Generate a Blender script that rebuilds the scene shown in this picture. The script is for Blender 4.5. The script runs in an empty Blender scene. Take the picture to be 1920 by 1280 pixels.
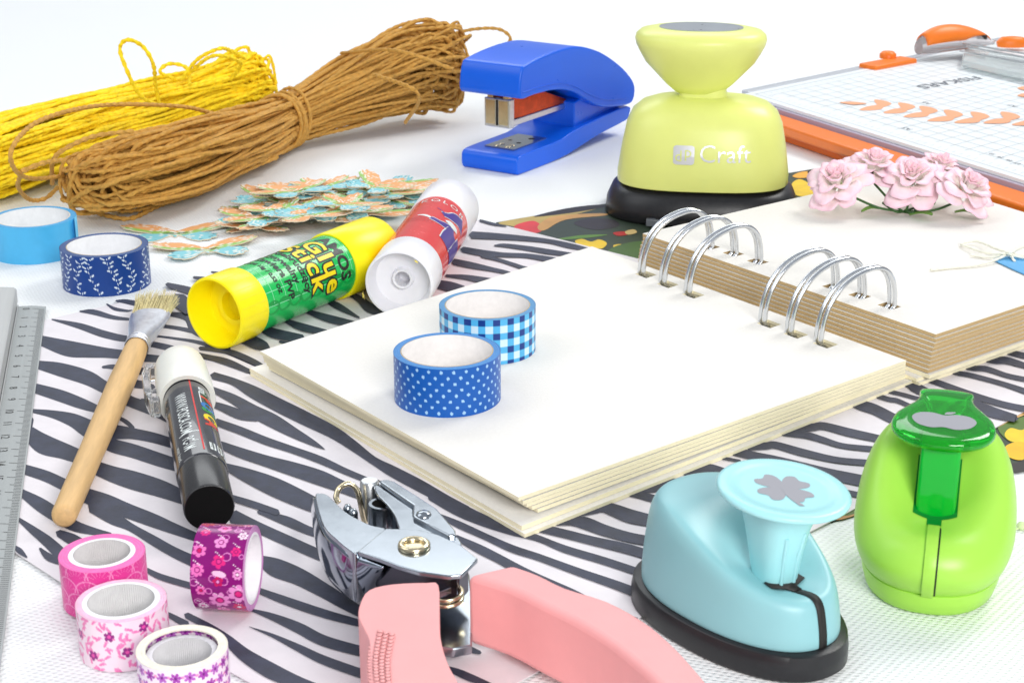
import bpy, bmesh, math, random
import numpy as np
from mathutils import Vector, Matrix

# ------------------------------------------------------------------ scene, camera, light (1 unit = 1 cm)
SC = bpy.context.scene
SC.unit_settings.system = 'METRIC'
SC.unit_settings.scale_length = 0.01
COL = SC.collection
CAM_H, PITCH, FPX = 19.6, math.radians(20), 3086.0
cam = bpy.data.cameras.new('camera')
cam.lens = FPX / 1920 * 36
cam.sensor_width = 36
cam.clip_start = 1.0
cam.clip_end = 2000
cam.dof.use_dof = True
cam.dof.focus_distance = 52
cam.dof.aperture_fstop = 0.62
cam_o = bpy.data.objects.new('camera', cam)
COL.objects.link(cam_o)
cam_o.location = (0, 0, CAM_H)
cam_o.rotation_euler = (math.pi / 2 - PITCH, 0, 0)
SC.camera = cam_o

world = bpy.data.worlds.new('World')
SC.world = world
world.use_nodes = True
wn, wl = world.node_tree.nodes, world.node_tree.links
bg = wn['Background']
tc = wn.new('ShaderNodeTexCoord')
sep = wn.new('ShaderNodeSeparateXYZ')
rmp = wn.new('ShaderNodeValToRGB')
wl.new(tc.outputs['Generated'], sep.inputs[0])
wl.new(sep.outputs['Z'], rmp.inputs[0])
wl.new(rmp.outputs[0], bg.inputs[0])
e = rmp.color_ramp.elements
e[0].position = 0.0; e[0].color = (0.58, 0.60, 0.63, 1)
e[1].position = 0.9; e[1].color = (0.84, 0.9, 1.0, 1)
e2 = e.new(0.18); e2.color = (0.62, 0.65, 0.70, 1)
bg.inputs[1].default_value = 0.54


def area(name, loc, target, size, power, color):
    l = bpy.data.lights.new(name, 'AREA')
    l.shape = 'RECTANGLE'; l.size, l.size_y = size
    l.energy = power; l.color = color
    o = bpy.data.objects.new(name, l)
    COL.objects.link(o)
    o.location = loc
    o.rotation_euler = (Vector(target) - Vector(loc)).to_track_quat('-Z', 'Y').to_euler()
    return o


area('softbox_key', (75, 115, 95), (2, 60, 0), (46, 46), 84000, (1.0, 0.985, 0.96))
area('softbox_fill', (-85, 45, 90), (0, 62, 0), (80, 80), 42000, (0.95, 0.98, 1.0))
area('softbox_back', (-25, 200, 120), (-10, 105, 0), (170, 60), 112000, (0.96, 0.99, 1.0))
area('softbox_front', (28, -50, 52), (2, 60, 0), (46, 34), 104000, (1.0, 0.99, 0.97))
SC.view_settings.view_transform = 'Standard'
SC.view_settings.look = 'None'
SC.view_settings.exposure = -0.08
SC.view_settings.gamma = 1.0
SC.cycles.max_bounces = 8
SC.cycles.transmission_bounces = 8
SC.cycles.use_denoising = True

rnd = random.Random(11)
NR = np.random.RandomState(5)


# ------------------------------------------------------------------ helpers
def G(px, py, z=0.0):
    """ground point (at height z) seen at photo pixel px, py"""
    a, b = px - 960, 640 - py
    dy = FPX * math.cos(PITCH) + b * math.sin(PITCH)
    dz = -FPX * math.sin(PITCH) + b * math.cos(PITCH)
    t = (z - CAM_H) / dz
    return Vector((a * t, dy * t, z))


def lin(c):
    c = c / 255.0
    return c / 12.92 if c <= 0.04045 else ((c + 0.055) / 1.055) ** 2.4


def C(r, g, b, k=0.88):
    return (lin(r) * k, lin(g) * k, lin(b) * k)


MATS = {}


def mat(name, color=(0.8, 0.8, 0.8), rough=0.45, metal=0.0, noise=0.0, nscale=3.0, bump=0.0, bscale=20.0,
        trans=0.0, ior=1.46, sss=0.0, coat=0.0, attr=False, alpha=1.0, stretch=None):
    if name in MATS:
        return MATS[name]
    m = bpy.data.materials.new(name)
    m.use_nodes = True
    n, l = m.node_tree.nodes, m.node_tree.links
    p = n['Principled BSDF']
    p.inputs['Base Color'].default_value = (*color, 1)
    p.inputs['Roughness'].default_value = rough
    p.inputs['Metallic'].default_value = metal
    p.inputs['IOR'].default_value = ior
    p.inputs['Transmission Weight'].default_value = trans
    p.inputs['Coat Weight'].default_value = coat
    p.inputs['Alpha'].default_value = alpha
    if sss:
        p.inputs['Subsurface Weight'].default_value = sss
        p.inputs['Subsurface Radius'].default_value = (0.25, 0.2, 0.15)
        p.inputs['Subsurface Scale'].default_value = 1.0
    tcn = n.new('ShaderNodeTexCoord')
    vec = tcn.outputs['Object']
    if stretch:
        mp = n.new('ShaderNodeMapping')
        mp.inputs['Scale'].default_value = stretch
        l.new(vec, mp.inputs[0]); vec = mp.outputs[0]
    src = None
    if attr:
        at = n.new('ShaderNodeAttribute'); at.attribute_name = 'Col'
        src = at.outputs['Color']
    if noise:
        nz = n.new('ShaderNodeTexNoise')
        nz.inputs['Scale'].default_value = nscale
        nz.inputs['Detail'].default_value = 6
        nz.inputs['Roughness'].default_value = 0.6
        l.new(vec, nz.inputs['Vector'])
        mr = n.new('ShaderNodeMapRange')
        mr.inputs[1].default_value = 0.3; mr.inputs[2].default_value = 0.7
        mr.inputs[3].default_value = 1 - noise; mr.inputs[4].default_value = 1 + noise
        l.new(nz.outputs[0], mr.inputs[0])
        mx = n.new('ShaderNodeMix'); mx.data_type = 'RGBA'; mx.blend_type = 'MULTIPLY'
        mx.inputs[0].default_value = 1
        if src is None:
            mx.inputs[6].default_value = (*color, 1)
        else:
            l.new(src, mx.inputs[6])
        l.new(mr.outputs[0], mx.inputs[7])
        src = mx.outputs[2]
        mr2 = n.new('ShaderNodeMapRange')
        mr2.inputs[3].default_value = max(0.02, rough - 0.08); mr2.inputs[4].default_value = min(1, rough + 0.08)
        l.new(nz.outputs[0], mr2.inputs[0]); l.new(mr2.outputs[0], p.inputs['Roughness'])
    if src is not None:
        l.new(src, p.inputs['Base Color'])
    if bump:
        nb = n.new('ShaderNodeTexNoise')
        nb.inputs['Scale'].default_value = bscale
        nb.inputs['Detail'].default_value = 4
        l.new(vec, nb.inputs['Vector'])
        bp = n.new('ShaderNodeBump')
        bp.inputs['Strength'].default_value = bump
        bp.inputs['Distance'].default_value = 0.05
        l.new(nb.outputs[0], bp.inputs['Height'])
        l.new(bp.outputs[0], p.inputs['Normal'])
    MATS[name] = m
    return m


class MB:
    def __init__(self):
        self.v = []; self.f = []; self.m = []; self.c = {}

    def add(self, vs, fs, mi=0, cols=None):
        b = len(self.v)
        self.v.extend([tuple(float(q) for q in p) for p in vs])
        for f in fs:
            self.f.append(tuple(b + i for i in f)); self.m.append(mi)
        if cols is not None:
            for i, c in enumerate(cols):
                self.c[b + i] = tuple(float(q) for q in c)
        return self

    def grid(self, P, mi=0, closed_u=False, closed_v=False, cols=None, flip=False):
        """P: array [nu][nv] of points"""
        P = np.asarray(P, float)
        nu, nv = P.shape[:2]
        fs = []
        for i in range(nu if closed_u else nu - 1):
            for j in range(nv if closed_v else nv - 1):
                a, b = i * nv + j, i * nv + (j + 1) % nv
                c, d = ((i + 1) % nu) * nv + (j + 1) % nv, ((i + 1) % nu) * nv + j
                fs.append((a, b, c, d) if not flip else (d, c, b, a))
        return self.add(P.reshape(-1, 3), fs, mi, None if cols is None else np.asarray(cols).reshape(-1, 3))

    def loft(self, rings, mi=0, cap0=True, cap1=True):
        """rings: closed rings of equal length, counter-clockwise seen from the end"""
        n = len(rings[0])
        self.grid(np.array(rings), mi, closed_v=True)
        b = len(self.v) - n * len(rings)
        if cap0:
            self.f.append(tuple(b + i for i in reversed(range(n)))); self.m.append(mi)
        if cap1:
            k = b + n * (len(rings) - 1)
            self.f.append(tuple(k + i for i in range(n))); self.m.append(mi)
        return self

    def lathe(self, prof, n=48, mi=0, axis='z', center=(0, 0, 0)):
        """prof: (r, h) pairs"""
        R = []
        for r, h in prof:
            ring = []
            for i in range(n):
                a = 2 * math.pi * i / n
                x, y = r * math.cos(a), r * math.sin(a)
                q = (x, y, h) if axis == 'z' else (h, x, y)
                ring.append((q[0] + center[0], q[1] + center[1], q[2] + center[2]))
            R.append(ring)
        return self.grid(np.array(R), mi, closed_v=True)

    def box(self, x0, x1, y0, y1, z0, z1, mi=0):
        v = [(x0, y0, z0), (x1, y0, z0), (x1, y1, z0), (x0, y1, z0), (x0, y0, z1), (x1, y0, z1), (x1, y1, z1), (x0, y1, z1)]
        return self.add(v, [(0, 3, 2, 1), (4, 5, 6, 7), (0, 1, 5, 4), (1, 2, 6, 5), (2, 3, 7, 6), (3, 0, 4, 7)], mi)

    def prism(self, outline, z0, z1, mi=0, fn=None):
        """outline: 2D points; fn maps (x, y, z) to 3D"""
        fn = fn or (lambda x, y, z: (x, y, z))
        A = sum(outline[i][0] * outline[(i + 1) % len(outline)][1] - outline[(i + 1) % len(outline)][0] * outline[i][1] for i in range(len(outline)))
        if A < 0:
            outline = outline[::-1]
        n = len(outline)
        v = [fn(x, y, z0) for x, y in outline] + [fn(x, y, z1) for x, y in outline]
        fs = [tuple(reversed(range(n))), tuple(range(n, 2 * n))] + [(i, (i + 1) % n, n + (i + 1) % n, n + i) for i in range(n)]
        return self.add(v, fs, mi)

    def tube(self, pts, r, n=8, mi=0, closed=False, ref=(0, 0, 1), lobes=0, pitch=0.7, amp=0.0, cap=True):
        P = np.asarray(pts, float)
        if closed:
            T = np.roll(P, -1, 0) - np.roll(P, 1, 0)
        else:
            T = np.gradient(P, axis=0)
        T /= np.linalg.norm(T, axis=1)[:, None] + 1e-12
        ref = np.asarray(ref, float)
        N = np.cross(T, ref)
        ln = np.linalg.norm(N, axis=1)
        bad = ln < 0.05
        N[bad] = np.cross(T[bad], (0.3, 0.9, 0.1)); ln = np.linalg.norm(N, axis=1)
        N /= ln[:, None]
        B = np.cross(T, N)
        th = np.linspace(0, 2 * np.pi, n, endpoint=False)
        s = np.concatenate([[0], np.cumsum(np.linalg.norm(np.diff(P, axis=0), axis=1))])
        rr = np.broadcast_to(np.asarray(r, float), (len(P),))[:, None] * np.ones((1, n))
        if lobes:
            rr = rr * (1 + amp * np.cos(lobes * (th[None, :] - 2 * np.pi * s[:, None] / (pitch * lobes) * 1.0)))
        Q = P[:, None, :] + rr[..., None] * (np.cos(th)[None, :, None] * N[:, None, :] + np.sin(th)[None, :, None] * B[:, None, :])
        b = len(self.v)
        self.grid(Q, mi, closed_u=closed, closed_v=True, flip=True)
        if cap and not closed:
            self.f.append(tuple(b + i for i in range(n))); self.m.append(mi)
            k = b + n * (len(P) - 1)
            self.f.append(tuple(k + i for i in reversed(range(n)))); self.m.append(mi)
        return self

    def build(self, name, mats, parent=None, loc=None, rot=None, smooth=35, bevel=0, seg=3, subsurf=0, solid=0):
        me = bpy.data.meshes.new(name)
        me.from_pydata(self.v, [], self.f)
        for m in (mats if isinstance(mats, (list, tuple)) else [mats]):
            me.materials.append(m)
        me.polygons.foreach_set('material_index', self.m)
        if self.c:
            at = me.color_attributes.new('Col', 'FLOAT_COLOR', 'POINT')
            arr = np.ones((len(self.v), 4), np.float32) * 0.7
            for i, c in self.c.items():
                arr[i, :3] = c
            at.data.foreach_set('color', arr.ravel())
        me.validate()
        if smooth:
            me.polygons.foreach_set('use_smooth', [True] * len(me.polygons))
            me.set_sharp_from_angle(angle=math.radians(smooth))
        me.update()
        o = bpy.data.objects.new(name, me)
        COL.objects.link(o)
        if parent: o.parent = parent
        if loc is not None: o.location = loc
        if rot is not None: o.rotation_euler = rot
        if solid:
            s = o.modifiers.new('thick', 'SOLIDIFY'); s.thickness = solid; s.offset = 0
        if bevel:
            b = o.modifiers.new('edge', 'BEVEL'); b.width = bevel; b.segments = seg
            b.limit_method = 'ANGLE'; b.angle_limit = math.radians(35); b.harden_normals = False
        if subsurf:
            s = o.modifiers.new('sub', 'SUBSURF'); s.levels = s.render_levels = subsurf
        return o


def tag(o, label, cat, group=None, kind=None):
    o['label'] = label
    if cat: o['category'] = cat
    if group: o['group'] = group
    if kind: o['kind'] = kind
    return o


def thing(name, label, cat, loc=(0, 0, 0), rz=0.0, group=None, rot=None):
    o = bpy.data.objects.new(name, None)
    COL.objects.link(o)
    o.empty_display_size = 1
    o.location = loc
    o.rotation_euler = rot if rot else (0, 0, rz)
    return tag(o, label, cat, group)


def spline(pts, n=8, closed=False):
    """Catmull-Rom through pts (any dimension)"""
    P = [np.array(p, float) for p in pts]
    out = []
    m = len(P)
    rng = range(m) if closed else range(m - 1)
    for i in rng:
        p0 = P[(i - 1) % m] if (closed or i > 0) else 2 * P[0] - P[1]
        p1, p2 = P[i], P[(i + 1) % m]
        p3 = P[(i + 2) % m] if (closed or i + 2 < m) else 2 * P[-1] - P[-2]
        for k in range(n):
            t = k / n
            out.append(0.5 * ((2 * p1) + (-p0 + p2) * t + (2 * p0 - 5 * p1 + 4 * p2 - p3) * t * t + (-p0 + 3 * p1 - 3 * p2 + p3) * t ** 3))
    if not closed:
        out.append(P[-1])
    return np.array(out)


_tcache = {}


def text_geo(s, size=1.0, bold=0.0, spacing=1.0, align='LEFT', maxlen=0.12):
    cu = bpy.data.curves.new('lettering', 'FONT')
    cu.body = s; cu.size = size; cu.offset = bold; cu.space_character = spacing
    cu.align_x = align; cu.resolution_u = 3
    o = bpy.data.objects.new('lettering', cu)
    COL.objects.link(o)
    dg = bpy.context.evaluated_depsgraph_get(); dg.update()
    me = bpy.data.meshes.new_from_object(o.evaluated_get(dg))
    bm = bmesh.new(); bm.from_mesh(me)
    bmesh.ops.triangulate(bm, faces=bm.faces)
    for _ in range(3):
        ed = [e_ for e_ in bm.edges if e_.calc_length() > maxlen]
        if not ed: break
        bmesh.ops.subdivide_edges(bm, edges=ed, cuts=1)
        bmesh.ops.triangulate(bm, faces=[f for f in bm.faces if len(f.verts) > 3])
    vs = [(v.co.x, v.co.y) for v in bm.verts]
    bm.verts.index_update()
    fs = [tuple(v.index for v in f.verts) for f in bm.faces]
    bm.free()
    bpy.data.objects.remove(o); bpy.data.curves.remove(cu); bpy.data.meshes.remove(me)
    return vs, fs


def put_text(mb, s, fn, mi, **k):
    vs, fs = text_geo(s, **k)
    mb.add([fn(x, y) for x, y in vs], fs, mi)


def superring(z, cx, cy, a, b, n=2.5, N=64, zf=None):
    ring = []
    for i in range(N):
        t = 2 * math.pi * i / N
        c, s = math.cos(t), math.sin(t)
        x = cx + a * math.copysign(abs(c) ** (2 / n), c)
        y = cy + b * math.copysign(abs(s) ** (2 / n), s)
        ring.append((x, y, z if zf is None else zf(x, y, z)))
    return ring


# ------------------------------------------------------------------ materials
M_blue = mat('stapler_blue', C(8, 100, 236, 0.90), 0.3, noise=0.03, nscale=0.6, sss=.08)
M_chrome = mat('chrome', (0.38, 0.415, 0.455), 0.2, 1.0, noise=0.05, nscale=1.2)
M_steel = mat('steel', (0.66, 0.67, 0.68), 0.3, 1.0, noise=0.08, nscale=6)
M_brass = mat('brass', (0.72, 0.62, 0.42), 0.22, 1.0, noise=0.1, nscale=5)
M_dark = mat('dark_plastic', (0.012, 0.012, 0.014), 0.38, noise=0.2, nscale=4, bump=0.06, bscale=30)
M_hole = mat('dark_gap', (0.012, 0.011, 0.010), 0.6)
M_glass = mat('clear_plastic', (0.97, 0.98, 0.98), 0.12, trans=0.95, ior=1.35)
M_paintp = mat('printed_paper', rough=0.5, attr=True, noise=0.05, nscale=4, bump=0.05, bscale=40)

# ------------------------------------------------------------------ table cloth (setting)
m = bpy.data.materials.new('white_nonwoven_cloth'); m.use_nodes = True
n, l = m.node_tree.nodes, m.node_tree.links
p = n['Principled BSDF']; p.inputs['Roughness'].default_value = 0.75
tcn = n.new('ShaderNodeTexCoord')
mp = n.new('ShaderNodeMapping'); mp.inputs['Rotation'].default_value = (0, 0, math.radians(28)); mp.inputs['Scale'].default_value = (5.2, 8.0, 1)
vo = n.new('ShaderNodeTexVoronoi'); vo.inputs['Scale'].default_value = 1.0; vo.inputs['Randomness'].default_value = 0.12
l.new(tcn.outputs['Object'], mp.inputs[0]); l.new(mp.outputs[0], vo.inputs['Vector'])
r1 = n.new('ShaderNodeMapRange'); r1.inputs[1].default_value = 0.12; r1.inputs[2].default_value = 0.4
l.new(vo.outputs['Distance'], r1.inputs[0])
nz = n.new('ShaderNodeTexNoise'); nz.inputs['Scale'].default_value = 14; nz.inputs['Detail'].default_value = 5
l.new(tcn.outputs['Object'], nz.inputs['Vector'])
ad = n.new('ShaderNodeMath'); ad.operation = 'MULTIPLY_ADD'; ad.inputs[1].default_value = 0.5
l.new(nz.outputs[0], ad.inputs[0]); l.new(r1.outputs[0], ad.inputs[2])
bp = n.new('ShaderNodeBump'); bp.inputs['Strength'].default_value = 0.55; bp.inputs['Distance'].default_value = 0.035
l.new(ad.outputs[0], bp.inputs['Height']); l.new(bp.outputs[0], p.inputs['Normal'])
cr = n.new('ShaderNodeValToRGB'); cr.color_ramp.elements[0].color = (0.78, 0.79, 0.79, 1); cr.color_ramp.elements[1].color = (0.87, 0.885, 0.885, 1)
l.new(r1.outputs[0], cr.inputs[0]); l.new(cr.outputs[0], p.inputs['Base Color'])
M_cloth = m
xs = np.linspace(-260, 260, 131); ys = np.linspace(-40, 420, 116)
PP = np.zeros((131, 116, 3))
for i, x in enumerate(xs):
    for j, y in enumerate(ys):
        z = 0.0
        if y > 230:      # the cloth sweeps up behind the table
            t = min(1.0, (y - 230) / 150); z = 150 * t * t
        PP[i, j] = (x, y, z)
mb = MB(); mb.grid(PP, flip=True)
g_ = mb.build('table_surface', M_cloth); tag(g_, 'white dimpled non-woven cloth under everything', None, kind='structure')

# ------------------------------------------------------------------ floral paper
M_fl = mat('floral_print', rough=0.55, attr=True, noise=0.12, nscale=1.2)
fl = [(930, 417), (1320, 350), (1560, 311), (1720, 285), (2150, 420), (2250, 770), (1890, 886), (1560, 979), (1300, 900), (1100, 700)]
mb = MB()


def flat(mb, pts, z, col=None, mi=0, th=None):
    q = [G(x, y, z) for x, y in pts]
    A = sum(q[i].x * q[(i + 1) % len(q)].y - q[(i + 1) % len(q)].x * q[i].y for i in range(len(q)))
    if A < 0: q = q[::-1]
    nq = len(q)
    if th:
        v = [(p_.x, p_.y, z - th) for p_ in q] + [tuple(p_) for p_ in q]
        fs = [tuple(range(nq, 2 * nq))] + [(i, (i + 1) % nq, nq + (i + 1) % nq, nq + i) for i in range(nq)]
        mb.add(v, fs, mi, None if col is None else [col] * (2 * nq))
    else:
        mb.add([tuple(p_) for p_ in q], [tuple(range(nq))], mi, None if col is None else [col] * nq)


DG = C(52, 66, 52)
flat(mb, fl, 0.02, DG, th=0.02)
zc = [0.024]


def fdec(pts, col, sm=True):
    if sm: pts = [tuple(p_) for p_ in spline(pts, 5, closed=True)]
    flat(mb, pts, zc[0], col); zc[0] += 0.0012


fdec([(936, 417), (1000, 405), (1060, 396), (1100, 393), (1130, 388), (1080, 402), (1030, 418), (1010, 432), (960, 424)], C(196, 170, 96))
fdec([(965, 423), (1000, 414), (1018, 428), (1005, 437), (975, 434)], C(226, 60, 66))
fdec([(1000, 406), (1060, 391), (1120, 384), (1130, 389), (1050, 402)], C(30, 24, 26))
fdec([(1008, 425), (1030, 408), (1075, 402), (1130, 400), (1134, 404), (1060, 412), (1020, 432)], C(214, 160, 92))
fdec([(1078, 416), (1110, 409), (1150, 412), (1160, 424), (1120, 431), (1085, 424)], C(44, 36, 42))
fdec([(1040, 449), (1090, 441), (1140, 440), (1092, 447)], C(96, 140, 50))
fdec([(1078, 452), (1092, 448), (1108, 453), (1124, 449), (1138, 456), (1128, 466), (1108, 463), (1090, 464)], C(246, 205, 40))
fdec([(1150, 460), (1166, 458), (1170, 466), (1156, 470)], C(238, 200, 60))
fdec([(1175, 464), (1198, 460), (1200, 472), (1180, 474)], C(216, 176, 60))
fdec([(1150, 436), (1172, 434), (1176, 440), (1158, 442)], C(200, 40, 40))
fdec([(1172, 434), (1188, 430), (1194, 436), (1178, 440)], C(228, 196, 130))
fdec([(1140, 470), (1200, 452), (1240, 470), (1180, 500)], C(70, 104, 50))
fdec([(1485, 344), (1500, 336), (1520, 344), (1534, 340), (1540, 352), (1524, 366), (1500, 368), (1486, 360)], C(247, 205, 40))
fdec([(1486, 330), (1505, 322), (1540, 322), (1530, 330), (1500, 334)], C(246, 178, 60))
fdec([(1515, 321), (1570, 312), (1590, 322), (1560, 330), (1530, 330)], C(38, 26, 26))
fdec([(1522, 340), (1560, 332), (1600, 345), (1560, 360)], C(120, 140, 40))
fdec([(1870, 800), (1895, 790), (1930, 780), (1990, 800), (1980, 840), (1900, 830)], C(90, 120, 40))
fdec([(1858, 788), (1890, 770), (1940, 745), (1960, 760), (1900, 786), (1870, 800)], C(222, 176, 108))
fdec([(1884, 812), (1895, 802), (1915, 806), (1930, 800), (1940, 822), (1920, 830), (1900, 828), (1888, 822)], C(250, 210, 40))
fdec([(1884, 838), (1905, 828), (1930, 832), (1940, 850), (1915, 862), (1890, 855)], C(246, 190, 30))
fdec([(1870, 862), (1900, 868), (1930, 858), (1950, 876), (1890, 886)], C(44, 40, 38))
fdec([(1565, 966), (1605, 948), (1640, 940), (1630, 955), (1575, 974)], C(190, 140, 80))
fdec([(1580, 962), (1610, 950), (1620, 955), (1590, 966)], C(90, 110, 50))
o = mb.build('floral_paper', M_fl, smooth=0)
tag(o, 'dark green printed paper with yellow flowers under the album', 'paper')

# ------------------------------------------------------------------ zebra paper
Z = {1: (0, 560, 4), 2: (0, 820, 4), 3: (400, 640, 4), 4: (360, 960, 4), 5: (760, 880, 4), 6: (1180, 640, 4), 7: (1560, 560, 5.333), 8: (820, 380, 4.8), 9: (300, 280, 3)}
ST = [
    (1, "390,155,12 600,205,50 780,265,60 960,300,50 1140,280,20 1330,300,22 1500,330,32 1700,395,45 1900,480,45 1980,515,40"),
    (1, "600,95,14 700,100,44 850,140,35 980,155,20"),
    (1, "1240,110,30 1400,140,60 1460,240,60 1620,300,70 1720,370,30"), (1, "1190,200,30 1330,220,32 1480,250,40"),
    (1, "800,40,12 860,75,28 950,90,20 990,85,8"), (1, "870,15,14 940,20,36 1030,38,44"), (1, "1310,-30,20 1380,-10,40 1420,40,20"),
    (1, "300,310,80 500,370,128 650,390,110 800,405,82 940,420,72 1060,440,66 1200,450,56"),
    (1, "1060,335,30 1190,350,50 1520,430,46 1700,470,50 1860,540,40 1980,590,24"),
    (1, "290,495,70 450,530,110 650,590,118 780,660,100 960,760,90 1060,800,90 1200,860,80 1330,940,60"),
    (1, "770,512,20 850,510,40 1010,535,60 1110,550,56"), (1, "930,625,60 1040,640,66 1150,660,40"), (1, "1060,760,30 1200,790,60 1300,830,40"),
    (1, "265,670,80 450,725,96 600,780,90 740,830,60"),
    (1, "240,838,30 400,865,64 550,910,110 700,985,150 900,1000,110 1000,1010,90 1150,1040,84 1300,1085,80"),
    (1, "875,880,24 950,925,36 1000,970,30"),
    (1, "215,1000,110 320,1085,160 480,1140,130 640,1200,110"), (1, "700,1040,90 850,1100,110 1000,1140,112 1180,1200,110 1340,1250,100"),
    (1, "240,900,30 215,960,60"),
    (2, "180,235,80 350,290,90 500,360,96 620,400,100"), (2, "720,225,110 850,275,130 1000,320,150 1200,380,140 1380,450,110"),
    (2, "160,410,60 300,500,110 440,590,110 560,660,90 700,700,60 830,725,30"),
    (2, "640,430,120 800,490,140 950,545,120 1150,620,110 1300,680,90 1470,745,70"),
    (2, "700,510,120 850,600,110 980,670,66 1150,770,80 1300,855,84 1450,925,90"),
    (2, "140,610,30 250,695,66 360,780,90 470,880,100 600,960,60"), (2, "300,830,20 360,890,60 450,930,50"),
    (2, "440,715,60 540,760,90 640,800,60"), (2, "110,815,24 150,850,46 200,895,14"),
    (2, "1080,980,36 1200,1040,50 1400,1100,50 1480,1120,44"), (2, "1100,1260,20 1250,1320,40 1400,1400,60"),
    (4, "310,30,110 500,115,90 700,205,90 950,315,86 1100,370,60"), (4, "500,-5,30 700,60,76 850,125,70 960,165,60"),
    (4, "510,350,70 620,410,150 800,480,140 1000,590,120 1150,680,105 1290,760,80"),
    (4, "490,580,46 700,660,68 1000,760,70 1280,835,56"), (4, "440,728,20 600,780,56 800,865,88 1000,965,90 1330,1055,80 1500,1100,60"),
    (4, "430,856,4 600,920,30 800,1015,60 1000,1110,74 1330,1225,74 1500,1270,60"),
    (4, "-40,770,50 130,860,60 260,950,80 400,1070,110 600,1190,130 800,1275,100 1000,1350,90"),
    (4, "1880,1150,20 2000,1200,60 2120,1250,60 2250,1290,20"), (5, "270,1270,60 400,1320,80 560,1370,30"),
    (3, "0,255,60 150,300,60 300,378,100 500,482,112 700,580,112 900,680,100 1050,780,84 1200,890,66 1350,975,90 1550,1080,96 1750,1190,84 1900,1270,84"),
    (5, "200,180,110 400,295,110 600,385,92 800,455,74 1000,515,52 1200,595,60 1500,685,62 1850,800,60"),
    (3, "-100,50,30 0,60,36 150,85,44 300,150,46 385,195,30"), (3, "-100,100,20 0,130,36 130,170,44 260,225,30"),
    (3, "280,-30,60 380,30,70 420,50,20"), (3, "500,0,20 560,8,20 600,-10,10"),
    (3, "-100,310,14 0,360,44 150,430,76 300,520,100 450,595,110 600,680,84 750,760,46 835,806,6"), (3, "-60,450,30 60,490,60 200,545,80 330,570,60"),
    (3, "20,600,56 200,665,62 400,745,62 600,812,56 800,885,60 1000,975,50 1210,1060,44"),
    (5, "230,330,24 400,410,56 600,500,52 800,590,60 1000,655,56 1300,765,62 1600,870,72 1800,950,80"),
    (3, "50,770,56 200,830,80 400,895,90 600,955,112 800,1020,120 950,1080,100 1150,1160,80"),
    (3, "80,930,50 250,1000,110 450,1085,150 650,1175,140 800,1240,110 950,1290,60"), (3, "140,1170,50 300,1220,56 480,1280,50"),
    (5, "380,505,40 550,590,70 700,665,70 900,775,80 1100,865,80 1260,925,60 1500,1030,30 1740,1115,14"),
    (5, "1030,440,40 1200,480,70 1400,530,70 1700,600,80 1920,675,70 2100,740,60"), (5, "1150,385,30 1250,385,70 1350,400,100 1500,455,90 1700,510,80 1940,550,80"),
    (5, "1400,295,30 1480,280,80 1560,300,100 1700,350,110 1940,400,80"), (5, "1720,180,26 1850,210,56 1940,240,60"),
    (6, "40,1140,24 180,1180,50 340,1225,34"), (6, "220,1080,40 330,1070,96 400,1090,110 500,1120,90 620,1160,60"),
    (6, "550,960,24 620,955,76 760,1010,90 900,1060,80"), (6, "750,880,20 830,895,24"),
    (6, "870,840,40 950,860,70 1100,885,60 1300,930,56 1500,990,84 1760,1045,90"), (6, "1030,780,30 1100,775,56 1300,830,60 1550,885,50 1790,908,50"),
    (6, "1250,690,40 1330,700,56 1450,735,50 1600,780,42 1830,805,44"), (6, "1380,640,30 1460,632,60 1650,680,66 1860,725,60"),
    (6, "1610,1125,30 1730,1150,44"),
    (7, "300,1062,90 430,1105,112 590,1185,112 720,1245,90"), (7, "560,1000,34 650,1015,50 760,1060,44 900,1110,40"),
    (7, "730,960,40 820,985,40 900,1000,30"), (7, "780,840,60 830,880,110 930,930,100 1050,980,60"),
    (7, "980,810,30 1100,850,60 1400,960,70 1700,1050,66 1940,1100,66"), (7, "1350,1020,40 1450,1060,100 1600,1130,116 1820,1190,84"),
    (7, "1260,740,36 1400,765,50 1700,845,50 1940,925,60"), (7, "1410,690,40 1550,700,56 1750,765,50 1940,805,50"),
    (7, "1640,612,40 1750,615,76 1940,670,60"), (7, "1850,550,30 1950,575,60"),
    (8, "385,160,24 500,190,26 620,212,8"), (8, "310,290,70 500,300,64 750,318,50 1000,345,42 1200,388,50 1410,428,18"),
    (8, "515,385,12 600,383,34 800,408,45 1000,440,50 1180,462,36 1295,465,8"),
    (8, "230,420,56 400,450,60 600,468,44 800,476,44 1000,505,50 1150,512,8"), (8, "400,475,40 550,512,32 700,560,35 800,590,36 935,580,8"),
    (8, "150,530,60 300,560,60 500,600,40 620,625,32 715,648,6"), (8, "80,655,24 250,668,46 400,692,56 560,695,10"), (8, "0,730,80 120,755,96 240,770,50"),
    (9, "560,1000,40 650,1035,60 800,1062,46"), (9, "440,1065,30 540,1100,46 615,1122,20"), (9, "690,955,20 800,998,46 945,1030,30"),
    (9, "800,900,20 950,950,46 1105,985,36"), (9, "930,845,20 1000,880,40 1120,945,10"), (9, "1030,790,24 1120,840,40 1180,890,60 1270,930,16"),
    (9, "190,720,16 260,735,34 330,760,20"), (9, "290,690,12 340,700,24"), (9, "40,760,26 150,790,44 250,820,40"), (9, "-10,830,20 80,850,56 160,900,70"),
]
M_zw = mat('zebra_sheet_white', C(242, 236, 240, 0.84), 0.65, noise=0.04, nscale=1.3, bump=0.12, bscale=22)
M_zd = mat('zebra_print_dark', C(62, 66, 84, 0.82), 0.6, noise=0.30, nscale=2.2, bump=0.12, bscale=22)
mb = MB()
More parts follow.
